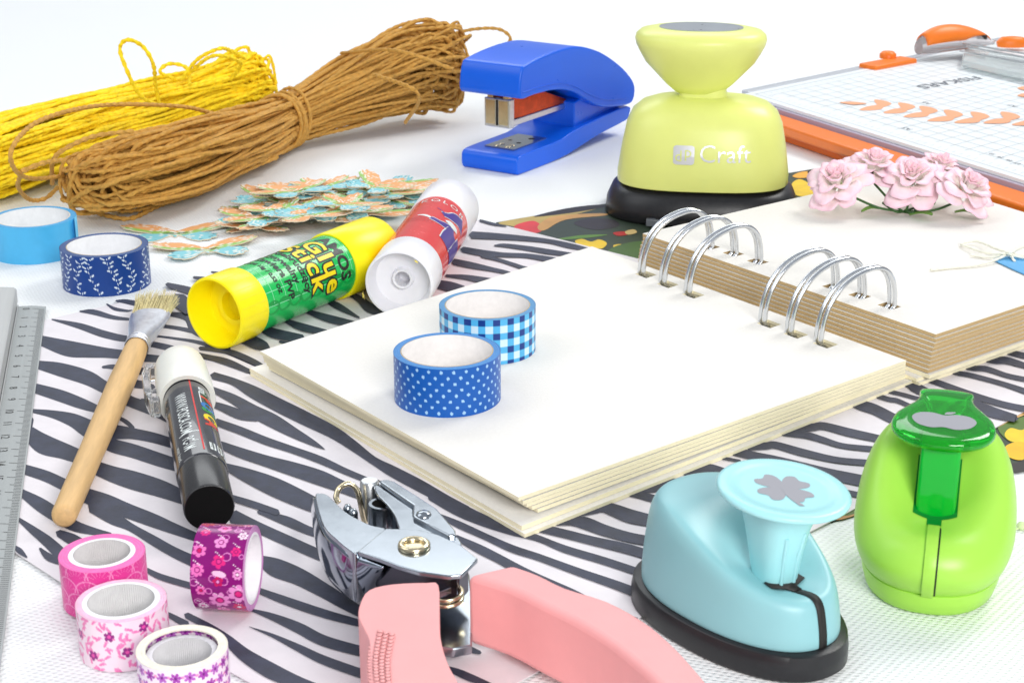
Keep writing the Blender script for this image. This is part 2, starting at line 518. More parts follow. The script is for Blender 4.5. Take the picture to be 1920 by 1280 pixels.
zpoly = [(95, 597), (900, 411), (1120, 466), (1500, 560), (2150, 640), (1867, 801), (1590, 960), (1210, 1151), (1010, 1257), (960, 1284), (900, 1320),
         (540, 1320), (450, 1268), (110, 1088), (28, 1035), (-80, 980), (-140, 660)]
flat(mb, zpoly, 0.075, th=0.025)
zz = 0.079
for zi, s in ST:
    ox, oy, sc = Z[zi]
    P = np.array([[float(q) for q in t.split(',')] for t in s.split()])
    P = np.column_stack([ox + P[:, 0] / sc, oy + P[:, 1] / sc, P[:, 2] / sc])
    if zi in (6, 7) or (zi == 5 and P[0, 0] > 1000):      # runs on under the album and the punches
        w0 = P[1, 2]
        P[0, 2] = w0
        v0 = (P[0, :2] - P[1, :2]); v0 /= np.hypot(*v0)
        if zi == 7:
            v0 = P[0, :2] - P[-1, :2]; v0 /= np.hypot(*v0)
        P = np.vstack([[*(P[0, :2] + v0 * 34), w0], P])
        if P[-1, 2] > 6:
            v0 = (P[-1, :2] - P[-2, :2]); v0 /= np.hypot(*v0)
            P = np.vstack([P, [*(P[-1, :2] + v0 * (70 if zi == 6 else 3)), P[-1, 2] * .8]])
    S = spline(P, 6)
    T = np.gradient(S[:, :2], axis=0); T /= np.linalg.norm(T, axis=1)[:, None]
    Nn = np.column_stack([-T[:, 1], T[:, 0]])
    w = np.maximum(S[:, 2], 0.4) / 2 * .93
    A, B = S[:, :2] - Nn * w[:, None], S[:, :2] + Nn * w[:, None]
    row = [[tuple(G(a[0], a[1], zz)), tuple(G(b[0], b[1], zz))] for a, b in zip(A, B)]
    # rounded tips
    a0 = S[0, :2] - T[0] * w[0] * 0.9; a1 = S[-1, :2] + T[-1] * w[-1] * 0.9
    row = [[tuple(G(a0[0], a0[1], zz)), tuple(G(a0[0] + 0.01, a0[1] + 0.1, zz))]] + row + [[tuple(G(a1[0], a1[1], zz)), tuple(G(a1[0] + 0.01, a1[1] + 0.1, zz))]]
    mb.grid(np.array(row), 1, flip=False)
    zz += 0.0005
o = mb.build('zebra_paper', [M_zw, M_zd], smooth=0)
tag(o, 'large zebra striped sheet of craft paper on the white cloth', 'paper')

# ------------------------------------------------------------------ spiral album
M_page = mat('page_cream', C(251, 247, 240, 0.84), 0.75, noise=0.03, nscale=9, bump=0.16, bscale=16)
M_edge = mat('page_edge_cream', C(250, 240, 206, 0.96), 0.8, noise=0.05, nscale=4, bump=0.12, bscale=25, stretch=(1, 1, 8))
M_tan = mat('page_edge_tan', C(206, 176, 128, 0.92), 0.85, noise=0.10, nscale=5, bump=0.2, bscale=25, stretch=(1, 1, 10))
M_lin = mat('page_edge_lining', C(232, 212, 172, 0.9), 0.85, noise=.08, nscale=5)
M_wire = mat('silver_wire', (0.70, 0.72, 0.745), 0.22, 1.0, noise=0.04, nscale=4)
alb = thing('spiral_album', 'open blank wire-bound album with thick cream card pages', 'album', (6, 50, 0.08))
AO = Vector(alb.location)


def page(name, quad, z0, z1, holes, mats, parent, bevel=0.015):
    """quad: c00, c10, c01, c11 (2D vectors); holes in u,v"""
    us = sorted({0, 1, *[h[0] for h in holes], *[h[1] for h in holes]})
    vs = sorted({0, 1, *[h[2] for h in holes], *[h[3] for h in holes]})
    mb = MB()

    def pt(u, v, z):
        q = quad[0] * (1 - u) * (1 - v) + quad[1] * u * (1 - v) + quad[2] * (1 - u) * v + quad[3] * u * v
        return (q.x - AO.x, q.y - AO.y, z - AO.z)
    nu, nv = len(us), len(vs)
    solid = lambda i, j: 0 <= i < nu - 1 and 0 <= j < nv - 1 and not any(h[0] <= (us[i] + us[i + 1]) / 2 <= h[1] and h[2] <= (vs[j] + vs[j + 1]) / 2 <= h[3] for h in holes)
    idx = {}
    V = []

    def vid(i, j, k):
        if (i, j, k) not in idx:
            idx[i, j, k] = len(V); V.append(pt(us[i], vs[j], z1 if k else z0))
        return idx[i, j, k]
    # orientation
    d1 = quad[1] - quad[0]; d2 = quad[2] - quad[0]
    fl_ = (d1.x * d2.y - d1.y * d2.x) < 0
    F, MI = [], []

    def face(f, mi):
        F.append(f if not fl_ else f[::-1]); MI.append(mi)
    for i in range(nu - 1):
        for j in range(nv - 1):
            if not solid(i, j): continue
            face((vid(i, j, 1), vid(i + 1, j, 1), vid(i + 1, j + 1, 1), vid(i, j + 1, 1)), 0)
            face((vid(i, j + 1, 0), vid(i + 1, j + 1, 0), vid(i + 1, j, 0), vid(i, j, 0)), 0)
            for (di, dj, a, b) in ((0, -1, (i, j), (i + 1, j)), (1, 0, (i + 1, j), (i + 1, j + 1)), (0, 1, (i + 1, j + 1), (i, j + 1)), (-1, 0, (i, j + 1), (i, j))):
                if not solid(i + di, j + dj):
                    face((vid(*a, 0), vid(*b, 0), vid(*b, 1), vid(*a, 1)), 1)
    base = len(mb.v)
    mb.v = V; mb.f = F; mb.m = MI
    return mb.build(name, mats, parent, smooth=0)


def v2(px, py, z):
    q = G(px, py, z); return Vector((q.x, q.y))


# left side
TOPL, TOPR = 1.08, 1.78
Nq, Lq, Rq, Tq = v2(975, 927, TOPL), v2(495, 657, TOPL), v2(1690, 672, TOPL), v2(1110, 462, TOPL)
ringL = [(1209, 512), (1249, 530), (1296, 549), (1436, 603), (1486, 622), (1541, 640)]
ringR = [(1326, 464), (1371, 477), (1417, 492), (1560, 540), (1610, 556), (1666, 575)]
sp = Tq - Rq
holesL = []
for px, py in ringL:
    q = v2(px, py, TOPL)
    u = (q - Rq).dot(sp) / sp.length_squared
    dperp = abs((q - Rq).x * sp.y - (q - Rq).y * sp.x) / sp.length
    v = 1 - dperp / (Rq - Nq).length
    holesL.append((u - 0.020, u + 0.020, v - 0.022, v + 0.014))
off0 = v2(1007, 962, 0.36) - Nq
NL = 5
EN = (Lq - Nq).normalized() * -1      # outwards over the front right edge
EL = (Nq - Rq).normalized()           # outwards over the front left edge
for i in range(NL):
    t = 1 - i / (NL - 1)      # 1 = lowest
    s = max(0, t) ** 1.2
    o_ = off0 * s
    jit = Vector((rnd.uniform(-.03, .03), rnd.uniform(-.03, .03)))
    z1 = TOPL - (TOPL - 0.50) * t
    ex = EN * (0.03 * i + rnd.uniform(-.035, .035)) + EL * (0.03 * i)
    page('page', [Nq + o_ + jit + ex, Lq + o_ * 0.25 + jit + EL * (0.03 * i), Rq + o_ * 0.5 + EN * (.05 * i), Tq + o_ * 0.1], z1 - 0.108, z1, holesL, [M_page, M_edge], alb)
cN, cL, cR = v2(978, 986, 0.34), v2(468, 690, 0.34), v2(1704, 700, 0.34)
cT = cL + cR - cN
page('cover', [cN, cL, cR, cT], 0.215, 0.345, [], [M_page, M_edge], alb)
k = v2(984, 992, 0.2) - v2(978, 986, 0.2)
page('cover', [cN + k, cL + k * .3, cR + k * 1.3, cT], 0.085, 0.205, [], [M_page, M_edge], alb)
# right side
Aq, Bq, Cq = v2(1756, 627, TOPR), v2(1206, 438, TOPR), v2(1690, 326, TOPR)
Dq = Aq + Cq - Bq
Dq = Cq + (v2(1930, 401, TOPR) - Cq).normalized() * (Aq - Bq).length
sp2 = Bq - Aq
holesR = []
for px, py in ringR:
    q = v2(px, py, TOPR)
    u = (q - Aq).dot(sp2) / sp2.length_squared
    dperp = abs((q - Aq).x * sp2.y - (q - Aq).y * sp2.x) / sp2.length
    v = dperp / (Dq - Aq).length
    holesR.append((u - 0.022, u + 0.022, v - 0.012, v + 0.024))
NRt = 9
zt, zb = TOPR, 0.50
st_ = (zt - zb) / NRt
for i in range(NRt):
    z1 = zt - i * st_
    back = (Vector(((Aq - Bq).y, -(Aq - Bq).x)).normalized()) * 0  # squared stack
    j = Vector((-0.25 * i / NRt, -0.2 * i / NRt)) + Vector((rnd.uniform(-.02, .02), rnd.uniform(-.02, .02)))
    q4 = [Aq + j, Bq + j, Dq + j, Cq + j]
    page('page', q4, z1 - st_ + 0.022, z1 - 0.014, holesR, [M_page, M_tan], alb)
    page('page_lining', q4, z1 - 0.0135, z1, holesR, [M_page, M_lin], alb)
cA = v2(1736, 703, 0.45); cB = Bq + (cA - Aq); cD = Dq + (cA - Aq); cC = Cq + (cA - Aq)
page('cover', [cA + Vector((0.1, -0.1)), cB, cD + Vector((0.1, -0.1)), cC], 0.36, 0.49, [], [M_page, M_edge], alb)
dA = v2(1727, 712, 0.3) - cA
page('cover', [cA + dA + Vector((-.15, .0)), cB + dA, cD + dA, cC], 0.225, 0.35, [], [M_page, M_edge], alb)
page('cover', [cA + dA + Vector((-.05, -.02)), cB + dA, cD + dA, cC], 0.09, 0.215, [], [M_page, M_edge], alb)
spd = Vector((sp.x, sp.y, 0)).normalized()
for (a, b) in zip(ringL, ringR):
    pl, pr = G(*a, TOPL), G(*b, TOPR)
    for side in (-1, 1):
        path = []
        for k in range(3): path.append(pl + Vector((0, 0, -0.5 + 0.2 * k)))
        for k in range(0, 41):
            th = math.pi * (1 - k / 40)
            c_, s_ = math.cos(th), math.sin(th)
            t = 0.5 + 0.5 * math.copysign(abs(c_) ** 0.86, c_) * 1.10
            zb_ = pl.z + (pr.z - pl.z) * min(1, max(0, t))
            q = pl.lerp(pr, t); q.z = zb_ + 1.80 * s_ ** 0.8
            path.append(q)
        for k in range(3): path.append(pr + Vector((0, 0, -0.1 - 0.2 * k)))
        path = [tuple(q + spd * 0.115 * side - AO) for q in path]
        mb = MB(); mb.tube(spline(path, 2), 0.078, 12, ref=tuple(spd), cap=True)
        mb.build('wire_ring', M_wire, alb, smooth=60)

# ------------------------------------------------------------------ tape rolls


def el(U, V, cu, cv, a, b, rot=0.0, per=None):
    du = U - cu
    if per: du = (du + per / 2) % per - per / 2
    dv = V - cv
    c, s = math.cos(rot), math.sin(rot)
    x = du * c + dv * s; y = -du * s + dv * c
    return (x / a) ** 2 + (y / b) ** 2 < 1


def flower(U, V, cu, cv, r, n_, rot, per, inner=0.35):
    du = (U - cu + per / 2) % per - per / 2
    dv = V - cv
    rr = np.hypot(du, dv); th = np.arctan2(dv, du) + rot
    return rr < r * (inner + (1 - inner) * np.abs(np.cos(n_ * th / 2)) ** 0.6)


def put(c, mask, col):
    c[mask] = col


def pat_navy(U, V, per, h):
    c = np.ones(U.shape + (3,)) * np.array(C(4, 62, 142))
    w = C(225, 238, 250)
    r = random.Random(3)
    for k in range(int(per / 0.62)):
        u0 = k * per / int(per / 0.62); ph = r.uniform(-.1, .1)
        for t in np.linspace(0, 1, 9):
            uu = u0 + 0.35 * math.sin(t * 4 + k) * 0.5 + ph; vv = 0.1 + t * (h - 0.2)
            put(c, el(U, V, uu, vv, 0.05, 0.016, 1.2 + math.cos(t * 4 + k) * .6, per), w)
            sgn = 1 if int(t * 8) % 2 else -1
            put(c, el(U, V, uu + sgn * 0.10, vv + 0.05, 0.065, 0.033, sgn * (0.6 + r.uniform(-.3, .3)), per), w)
            if r.random() < .35:
                for d in range(3):
                    put(c, el(U, V, uu - sgn * (0.11 + 0.05 * d), vv + 0.03 * d, 0.03, 0.03, 0, per), w)
    return c


def pat_polka(U, V, per, h):
    c = np.ones(U.shape + (3,)) * np.array(C(6, 94, 186))
    n_ = int(per / 0.37)
    for i in range(n_):
        for j in range(8):
            u = (i + 0.5 * (j % 2)) * per / n_ + j * 0.015; v = 0.12 + j * (h - .22) / 7
            put(c, el(U, V, u, v, 0.048, 0.048, 0, per), C(170, 214, 250))
    return c


def pat_ging(U, V, per, h):
    n_ = 2 * int(per / 0.46)
    s = per / n_
    a = (np.floor(U / s).astype(int) % 2) == 0
    b = (np.floor((V + 0.1) / (h / 6.5)).astype(int) % 2) == 0
    c = np.ones(U.shape + (3,)) * np.array(C(90, 190, 240))
    put(c, a & b, C(20, 60, 140)); put(c, (~a) & (~b), C(222, 246, 255))
    return c


def pat_plain(U, V, per, h):
    return np.ones(U.shape + (3,)) * np.array(C(80, 188, 240))


def pat_scallop(U, V, per, h):
    c = np.ones(U.shape + (3,)) * np.array(C(238, 62, 158))
    w = C(252, 150, 205)
    n_ = int(per / 0.55)
    for i in range(n_):
        for j in range(4):
            cu = (i + 0.5 * (j % 2)) * per / n_; cv = -0.05 + j * 0.36
            du = (U - cu + per / 2) % per - per / 2; dv = V - cv
            r = np.hypot(du, dv); th = np.arctan2(dv, du)
            put(c, (dv > 0) & (dv < .36) & (np.abs(r - 0.33) < 0.017), w)
            put(c, (dv > 0.02) & (r > 0.1) & (r < 0.27) & (np.abs(np.sin(th * 7)) < 0.16), w)
    return c


def pat_pinkfl(U, V, per, h):
    c = np.ones(U.shape + (3,)) * np.array(C(252, 228, 240))
    r = random.Random(8)
    for k in range(int(per * h / 0.034)):
        u, v, a = r.uniform(0, per), r.uniform(0, h), r.uniform(0, 3.1)
        put(c, el(U, V, u, v, 0.10, 0.034, a, per), C(247, 130, 188))
        put(c, el(U, V, u + .06 * math.cos(a), v + .06 * math.sin(a), 0.05, 0.024, a + 1, per), C(249, 150, 200))
    for k in range(int(per / 0.42)):
        u, v = k * 0.42 + r.uniform(-.05, .05), 0.2 + (k * 0.41) % (h - 0.3)
        put(c, flower(U, V, u, v, 0.13, 5, r.uniform(0, 2), per, .5), C(150, 30, 130))
        put(c, el(U, V, u, v, 0.045, 0.045, 0, per), C(236, 80, 170))
    return c


def pat_purpfl(U, V, per, h):
    c = np.ones(U.shape + (3,)) * np.array(C(250, 232, 246))
    r = random.Random(9)
    for i in range(int(per / 0.3)):
        for j in range(4):
            u, v = (i + .5 * (j % 2)) * .3, h - 0.18 - j * 0.3
            put(c, flower(U, V, u, v, 0.135, 6, r.uniform(0, 2), per, .35), C(170, 60, 176) if (i + j) % 2 else C(186, 96, 196))
            put(c, el(U, V, u, v, 0.03, 0.03, 0, per), C(110, 20, 120))
            put(c, el(U, V, u + .15, v + .02, 0.04, 0.04, 0, per), C(244, 150, 200))
    return c


def pat_purple(U, V, per, h):
    c = np.ones(U.shape + (3,)) * np.array(C(140, 8, 118))
    r = random.Random(21)
    for k in range(46):
        u, v = r.uniform(0, per), r.uniform(0, h)
        rr = r.uniform(.05, .10)
        ring = np.abs(np.hypot((U - u + per / 2) % per - per / 2, V - v) - rr) < 0.012
        put(c, ring, C(226, 130, 200))
    cols = [C(232, 40, 132), C(244, 120, 196), C(236, 60, 150), C(252, 226, 244), C(206, 20, 96), C(240, 150, 214)]
    k = 0
    for i in range(int(per / 0.50)):
        for j in range(3):
            u = i * .50 + .25 * (j % 2) + r.uniform(-.05, .05); v = 0.2 + j * (h - .36) / 2 + r.uniform(-.05, .05)
            rr = r.choice([.13, .17, .26]); col = cols[r.randrange(6)]
            put(c, flower(U, V, u, v, rr, r.choice([5, 6, 8]), r.uniform(0, 2), per, .55), col)
            put(c, el(U, V, u, v, rr * .42, rr * .42, 0, per), C(150, 10, 110))
            put(c, el(U, V, u, v, rr * .28, rr * .28, 0, per), cols[(k + 1) % 6]); k += 1
            for d in range(4):
                put(c, el(U, V, u + .17 + .05 * math.cos(d), v + .05 * d - .1, 0.017, 0.017, 0, per), C(252, 226, 244))
    put(c, el(U, V, per * .62, h * .55, 0.07, 0.17, .2, per), C(252, 200, 232))
    return c


M_tapep = {}


def roll(name, label, R, h, Ri, pat, side_c, core_c, ring_c, loc, rot=None, rz=0.0, recess=0.0, gloss=0.35, tilt=None, core_w=0.05, group=None, ribs=False):
    """washi roll: tape (outer wound band), core"""
    root = thing(name, label, 'tape', loc, rz, group, rot=rot)
    per = 2 * math.pi * R
    nu, nv = 560, 56
    ua = np.linspace(0, per, nu, endpoint=False); va = np.linspace(0, h, nv)
    U, V = np.meshgrid(ua, va, indexing='ij')
    cc = pat(U, V, per, h)
    a = -U / R
    rr = R + 0.004 * np.sin(a * 5)
    P = np.stack([rr * np.cos(a), rr * np.sin(a), V], -1)
    mp_ = mat('tape_print_%d' % int(gloss * 100), rough=gloss, attr=True, noise=0.03, nscale=3)
    mb = MB(); mb.grid(P, 0, closed_u=True, cols=cc, flip=False)
    ms = mat(name + '_side' + str(side_c), C(*side_c), 0.5, noise=0.10, nscale=9)
    Ro = Ri + core_w
    prof = [(R - 0.001, h), (R - 0.02, h + 0.008)] + [(R + (Ro - R) * t, h + 0.006 * math.sin(t * 21)) for t in np.linspace(0.1, 1, 14)] + [(Ro, h - 0.03)]
    mb.lathe(prof, 96, 1)
    mb.lathe([(R - 0.001, 0), (R - 0.02, -0.004), (Ro, -0.004)], 96, 1)
    mb.build('tape_band', [mp_, ms], root, smooth=50)
    mc = mat('core_inner' + str(core_c), C(*core_c), 0.6, noise=0.05, nscale=4, bump=0.04, bscale=20)
    mr = mat('core_rim' + str(ring_c), C(*ring_c), 0.7, noise=0.12, nscale=14)
    mb = MB()
    top = h - recess
    mb.lathe([(Ro, h * 0.5), (Ro, top + 0.004), (Ri + 0.012, top + 0.012)], 96, 1)
    if ribs:
        nn = 180
        rings = []
        for zz_ in np.linspace(top + .012, 0.02, 6):
            rings.append([((Ri + (0.014 if i % 2 else 0)) * math.cos(2 * math.pi * i / nn), (Ri + (0.014 if i % 2 else 0)) * math.sin(2 * math.pi * i / nn), zz_) for i in range(nn)])
        mb.grid(np.array(rings), 0, closed_v=True, flip=True)
    else:
        mb.lathe([(Ri + 0.012, top + 0.012), (Ri, top), (Ri, top * .5), (Ri, 0.004)], 96, 0)
    mb.lathe([(Ri, 0.004), (Ro, -0.003)], 96, 1)
    mb.build('core', [mc, mr], root, smooth=50)
    return root


def at_top(px, py, z):      # roll whose top centre is seen at px, py
    q = G(px, py, z); return q


def rl(px, py, h, z0):
    q = G(px, py, z0 + h); return (q.x, q.y, z0)


WG = 'rolls of patterned paper tape'
t = roll('washi_tape', 'plain sky blue paper tape roll with loose end, by the brown twine', 1.70, 1.5, 1.42, pat_plain, (70, 168, 222), (244, 246, 248), (226, 216, 196), rl(62, 407, 1.5, 0), group=WG)
mb = MB()
pts = [(1.705 * math.cos(a), 1.705 * math.sin(a)) for a in np.linspace(0.25, -0.10, 8)] + [(1.78, -0.32), (1.80, -0.46)]
mb.grid(np.array([[(x, y, 0.0), (x, y, 1.5)] for x, y in pts]), 0)
mb.build('loose_end', mat('tape_sky', C(110, 205, 248), 0.45), t, solid=0.012)
roll('washi_tape', 'navy blue tape roll with white floral vine print on white cloth', 1.66, 1.55, 1.37, pat_navy, (52, 84, 140), (244, 244, 246), (196, 180, 150), rl(195, 459, 1.55, 0), rz=0.4, group=WG)
roll('washi_tape', 'light blue gingham checked tape roll standing on the album page', 1.56, 1.5, 1.33, pat_ging, (86, 150, 200), (244, 240, 238), (186, 170, 140), rl(914, 571, 1.5, TOPL), rz=0.2, group=WG)
roll('washi_tape', 'blue tape roll with small white polka dots on the album page', 1.60, 1.5, 1.34, pat_polka, (66, 138, 206), (244, 240, 238), (186, 170, 140), rl(838, 657, 1.5, TOPL), rz=1.1, group=WG)
roll('washi_tape', 'hot pink mini tape roll with fan line print, nearest the brush', 1.02, 1.25, 0.66, pat_scallop, (252, 118, 190), (226, 222, 222), (250, 248, 250), rl(191, 1036, 1.25, 0.08), group=WG, core_w=0.13, ribs=True)
roll('washi_tape', 'mini tape roll with pink leaves and small purple flowers', 1.02, 1.25, 0.74, pat_pinkfl, (252, 198, 224), (230, 228, 228), (250, 250, 250), rl(227, 1125, 1.25, 0.02), group=WG, core_w=0.13, ribs=True)
roll('washi_tape', 'mini tape roll with cream rim and lilac flower print, cut off by the lower edge', 0.98, 1.25, 0.62, pat_purpfl, (246, 240, 224), (226, 224, 226), (244, 240, 246), rl(341, 1213, 1.25, 0.02), group=WG, core_w=0.15, recess=0.14, ribs=True)
# purple roll lying on its side
q = G(427, 1143, 0.1)
ax = math.radians(-5)
Rr = 1.02
e_ = Matrix.Rotation(ax, 3, 'Z') @ Matrix.Rotation(math.pi / 2, 3, 'Y') @ Matrix.Rotation(2.0, 3, 'Z')
ctr = Vector((q.x - 0.62 * math.cos(ax), q.y - 0.62 * math.sin(ax) + 0.28, 0.085 + Rr))
roll('washi_tape', 'glossy magenta tape roll with big pink flowers lying on its side', Rr, 1.25, 0.78, pat_purple, (214, 150, 206), (244, 240, 244), (250, 246, 250), tuple(ctr), rot=tuple(e_.to_euler()), gloss=0.2, group=WG, core_w=0.08)

# ------------------------------------------------------------------ twine hanks


def hank(name, label, axis, prof, loops, rad, col, seed, ties, strays, parts_tie=True, samp=260):
    """axis: list of (x,y,z) centres; prof: list of (t, half width, half height)"""
    r = np.random.RandomState(seed)
    A = spline(axis, 20)
    root = thing(name, label, 'twine', tuple(A[len(A) // 2] * np.array([1, 1, 0])), 0)
    O = np.array(root.location)
    s = np.linspace(0, 1, len(A))
    pt = [p_[0] for p_ in prof]; pw = [p_[1] for p_ in prof]; ph = [p_[2] for p_ in prof]
    mtw = mat(name + '_fibre%d' % seed, col, 0.75, noise=0.22, nscale=5, bump=0.25, bscale=35)

    def frame(t):
        i = np.clip(t, 0, 1) * (len(A) - 1)
        P = np.stack([np.interp(i, np.arange(len(A)), A[:, k]) for k in range(3)], -1)
        T = A[-1] - A[0]; T = T / np.linalg.norm(T)
        T2 = np.stack([np.interp(i, np.arange(len(A)), np.gradient(A[:, k])) for k in range(3)], -1)
        T2 /= np.linalg.norm(T2, axis=-1)[..., None]
        over = (t - np.clip(t, 0, 1))[..., None] * np.linalg.norm(A[-1] - A[0])
        P = P + T2 * over
        S = np.cross(T2, (0, 0, 1)); S /= np.linalg.norm(S, axis=-1)[..., None]
        W = np.interp(t, pt, pw); Hh = np.interp(t, pt, ph)
        return P, S, W, Hh
    mb = MB()
    for k in range(loops):
        th = np.linspace(0, 2 * np.pi, samp, endpoint=False)
        t0, t1 = r.uniform(-.01, .11), 1 - r.uniform(-.01, .13)
        t = t0 + (t1 - t0) * (0.5 - 0.5 * np.cos(th))
        w = np.clip(0.5 + np.sin(th) * r.uniform(1.0, 1.8), 0, 1); w = w * w * (3 - 2 * w)
        a1 = r.uniform(0, 2 * np.pi); a2 = a1 + r.uniform(1.2, 4.6)
        r1, r2 = math.sqrt(r.uniform(.30, 1)), math.sqrt(r.uniform(.30, 1))
        o1 = np.array([r1 * math.cos(a1), r1 * math.sin(a1)]); o2 = np.array([r2 * math.cos(a2), r2 * math.sin(a2)])
        off = o1[None] * (1 - w)[:, None] + o2[None] * w[:, None]
        # slow wander
        wob = 0.10 * np.stack([np.sin(th * 3 + r.uniform(0, 6)) + .6 * np.sin(th * 7 + r.uniform(0, 6)), np.cos(th * 4 + r.uniform(0, 6)) + .6 * np.sin(th * 6 + r.uniform(0, 6))], -1)
        off = off + wob
        P, S, W, Hh = frame(t)
        P = P + S * (off[:, 0] * W)[:, None]
        P[:, 2] += off[:, 1] * Hh
        P[:, 2] = np.maximum(P[:, 2], rad)
        mb.tube(P - O, rad * r.uniform(.78, 1.14), 6, closed=True, lobes=2, pitch=0.42 * r.uniform(.8, 1.3), amp=r.uniform(.12, .28))
    for s_ in strays:
        Q = spline(s_, 24)
        mb.tube(Q - O, rad, 6, lobes=2, pitch=0.42, amp=0.2)
    mb.build('strands', mtw, root, smooth=60)
    if ties:
        mb = MB()
        for k in range(ties[1]):
            tt = ties[0] + (k - ties[1] / 2) * 0.010 + 0.0 * k
            th = np.linspace(0, 2 * np.pi, 60, endpoint=False)
            P, S, W, Hh = frame(np.full(60, tt) + 0.012 * np.sin(th + k * 1.1))
            P = P + S * (np.cos(th) * (W + 0.22))[:, None]
            P[:, 2] += np.sin(th) * (Hh + 0.22)
            P[:, 2] = np.maximum(P[:, 2], rad)
            mb.tube(P - O, rad, 6, closed=True, lobes=2, pitch=0.42, amp=0.2, ref=(1, 0.5, 0))
        mb.build('tie_wrap', mtw, root, smooth=60)
    return root


ax_b = [G(134, 352, 1.7), G(300, 312, 1.9), G(440, 262, 1.8), G(535, 226, 1.6), G(640, 180, 2.2), G(760, 135, 2.9), G(872, 120, 3.1)]
hank('twine_hank', 'brown paper twine hank bound tightly in the middle', ax_b,
     [(-.05, 1.4, .9), (0, 1.9, 1.3), (.2, 2.2, 1.6), (.38, 1.6, 1.3), (.5, 1.05, 1.15), (.62, 1.5, 1.5), (.8, 2.1, 2.2), (.95, 2.3, 2.6), (1.05, 1.9, 2.2)],
     100, 0.095, C(206, 154, 70, 0.93), 3, (0.5, 6),
     [[G(400, 213, 3.2), G(340, 200, 4.0), G(220, 196, 4.6), G(130, 208, 5.0), G(60, 235, 5.0), G(22, 280, 4.6), G(28, 318, 3.6), G(60, 335, 2.6), G(120, 330, 2.0)],
      [G(40, 325, 3.0), G(34, 350, 2.0), G(55, 374, 0.7), G(85, 372, 0.4), G(110, 350, 0.9)],
      [G(98, 345, 1.2), G(100, 300, 3.2), G(130, 275, 3.8), G(180, 255, 4.0), G(250, 246, 4.0)],
      [G(40, 322, 3.4), G(80, 306, 3.6), G(120, 300, 3.4)],
      [G(840, 66, 4.0), G(890, 55, 4.4), G(935, 55, 4.4), G(957, 72, 3.9), G(940, 88, 3.4), G(890, 104, 3.0)],
      [G(100, 400, .11), G(170, 398, .2), G(240, 410, .11), G(300, 385, .2), G(420, 335, .5), G(520, 295, .8)],
      [G(700, 140, 4.5), G(770, 165, 4.3), G(785, 190, 3.5), G(760, 230, 1.5)], [G(640, 100, 4.2), G(740, 95, 5.3), G(850, 130, 4.6)]])
ax_y = [G(-140, 330, 1.7), G(0, 290, 1.8), G(160, 240, 1.8), G(300, 208, 1.7), G(420, 172, 2.2), G(490, 155, 2.4)]
hank('twine_hank', 'bright yellow paper twine hank behind the brown one', ax_y,
     [(-.1, 1.8, 1.2), (0, 2.2, 1.5), (.3, 2.4, 1.6), (.55, 1.9, 1.5), (.7, 1.6, 1.4), (.85, 2.1, 1.7), (1.0, 2.1, 1.9), (1.1, 1.6, 1.4)],
     112, 0.098, C(255, 222, 26, 1.0), 7, None,
     [[G(300, 200, 3.0), G(262, 178, 3.8), G(235, 125, 5.2), G(225, 90, 6.0), G(240, 75, 6.4), G(268, 88, 6.0), G(287, 120, 5.2), G(292, 160, 4.0), G(300, 200, 2.8)],
      [G(330, 150, 3.4), G(300, 135, 3.9), G(318, 120, 4.2), G(350, 128, 4.0), G(356, 160, 3.4)],
      [G(340, 150, 3.6), G(370, 112, 4.6), G(410, 92, 5.1), G(432, 95, 4.8), G(460, 110, 4.2)],
      [G(350, 140, 3.8), G(400, 105, 4.8), G(450, 118, 4.2), G(432, 150, 3.2)],
      [G(470, 150, 3.0), G(500, 138, 3.2), G(517, 155, 2.6), G(505, 178, 2.0), G(480, 180, 2)]])

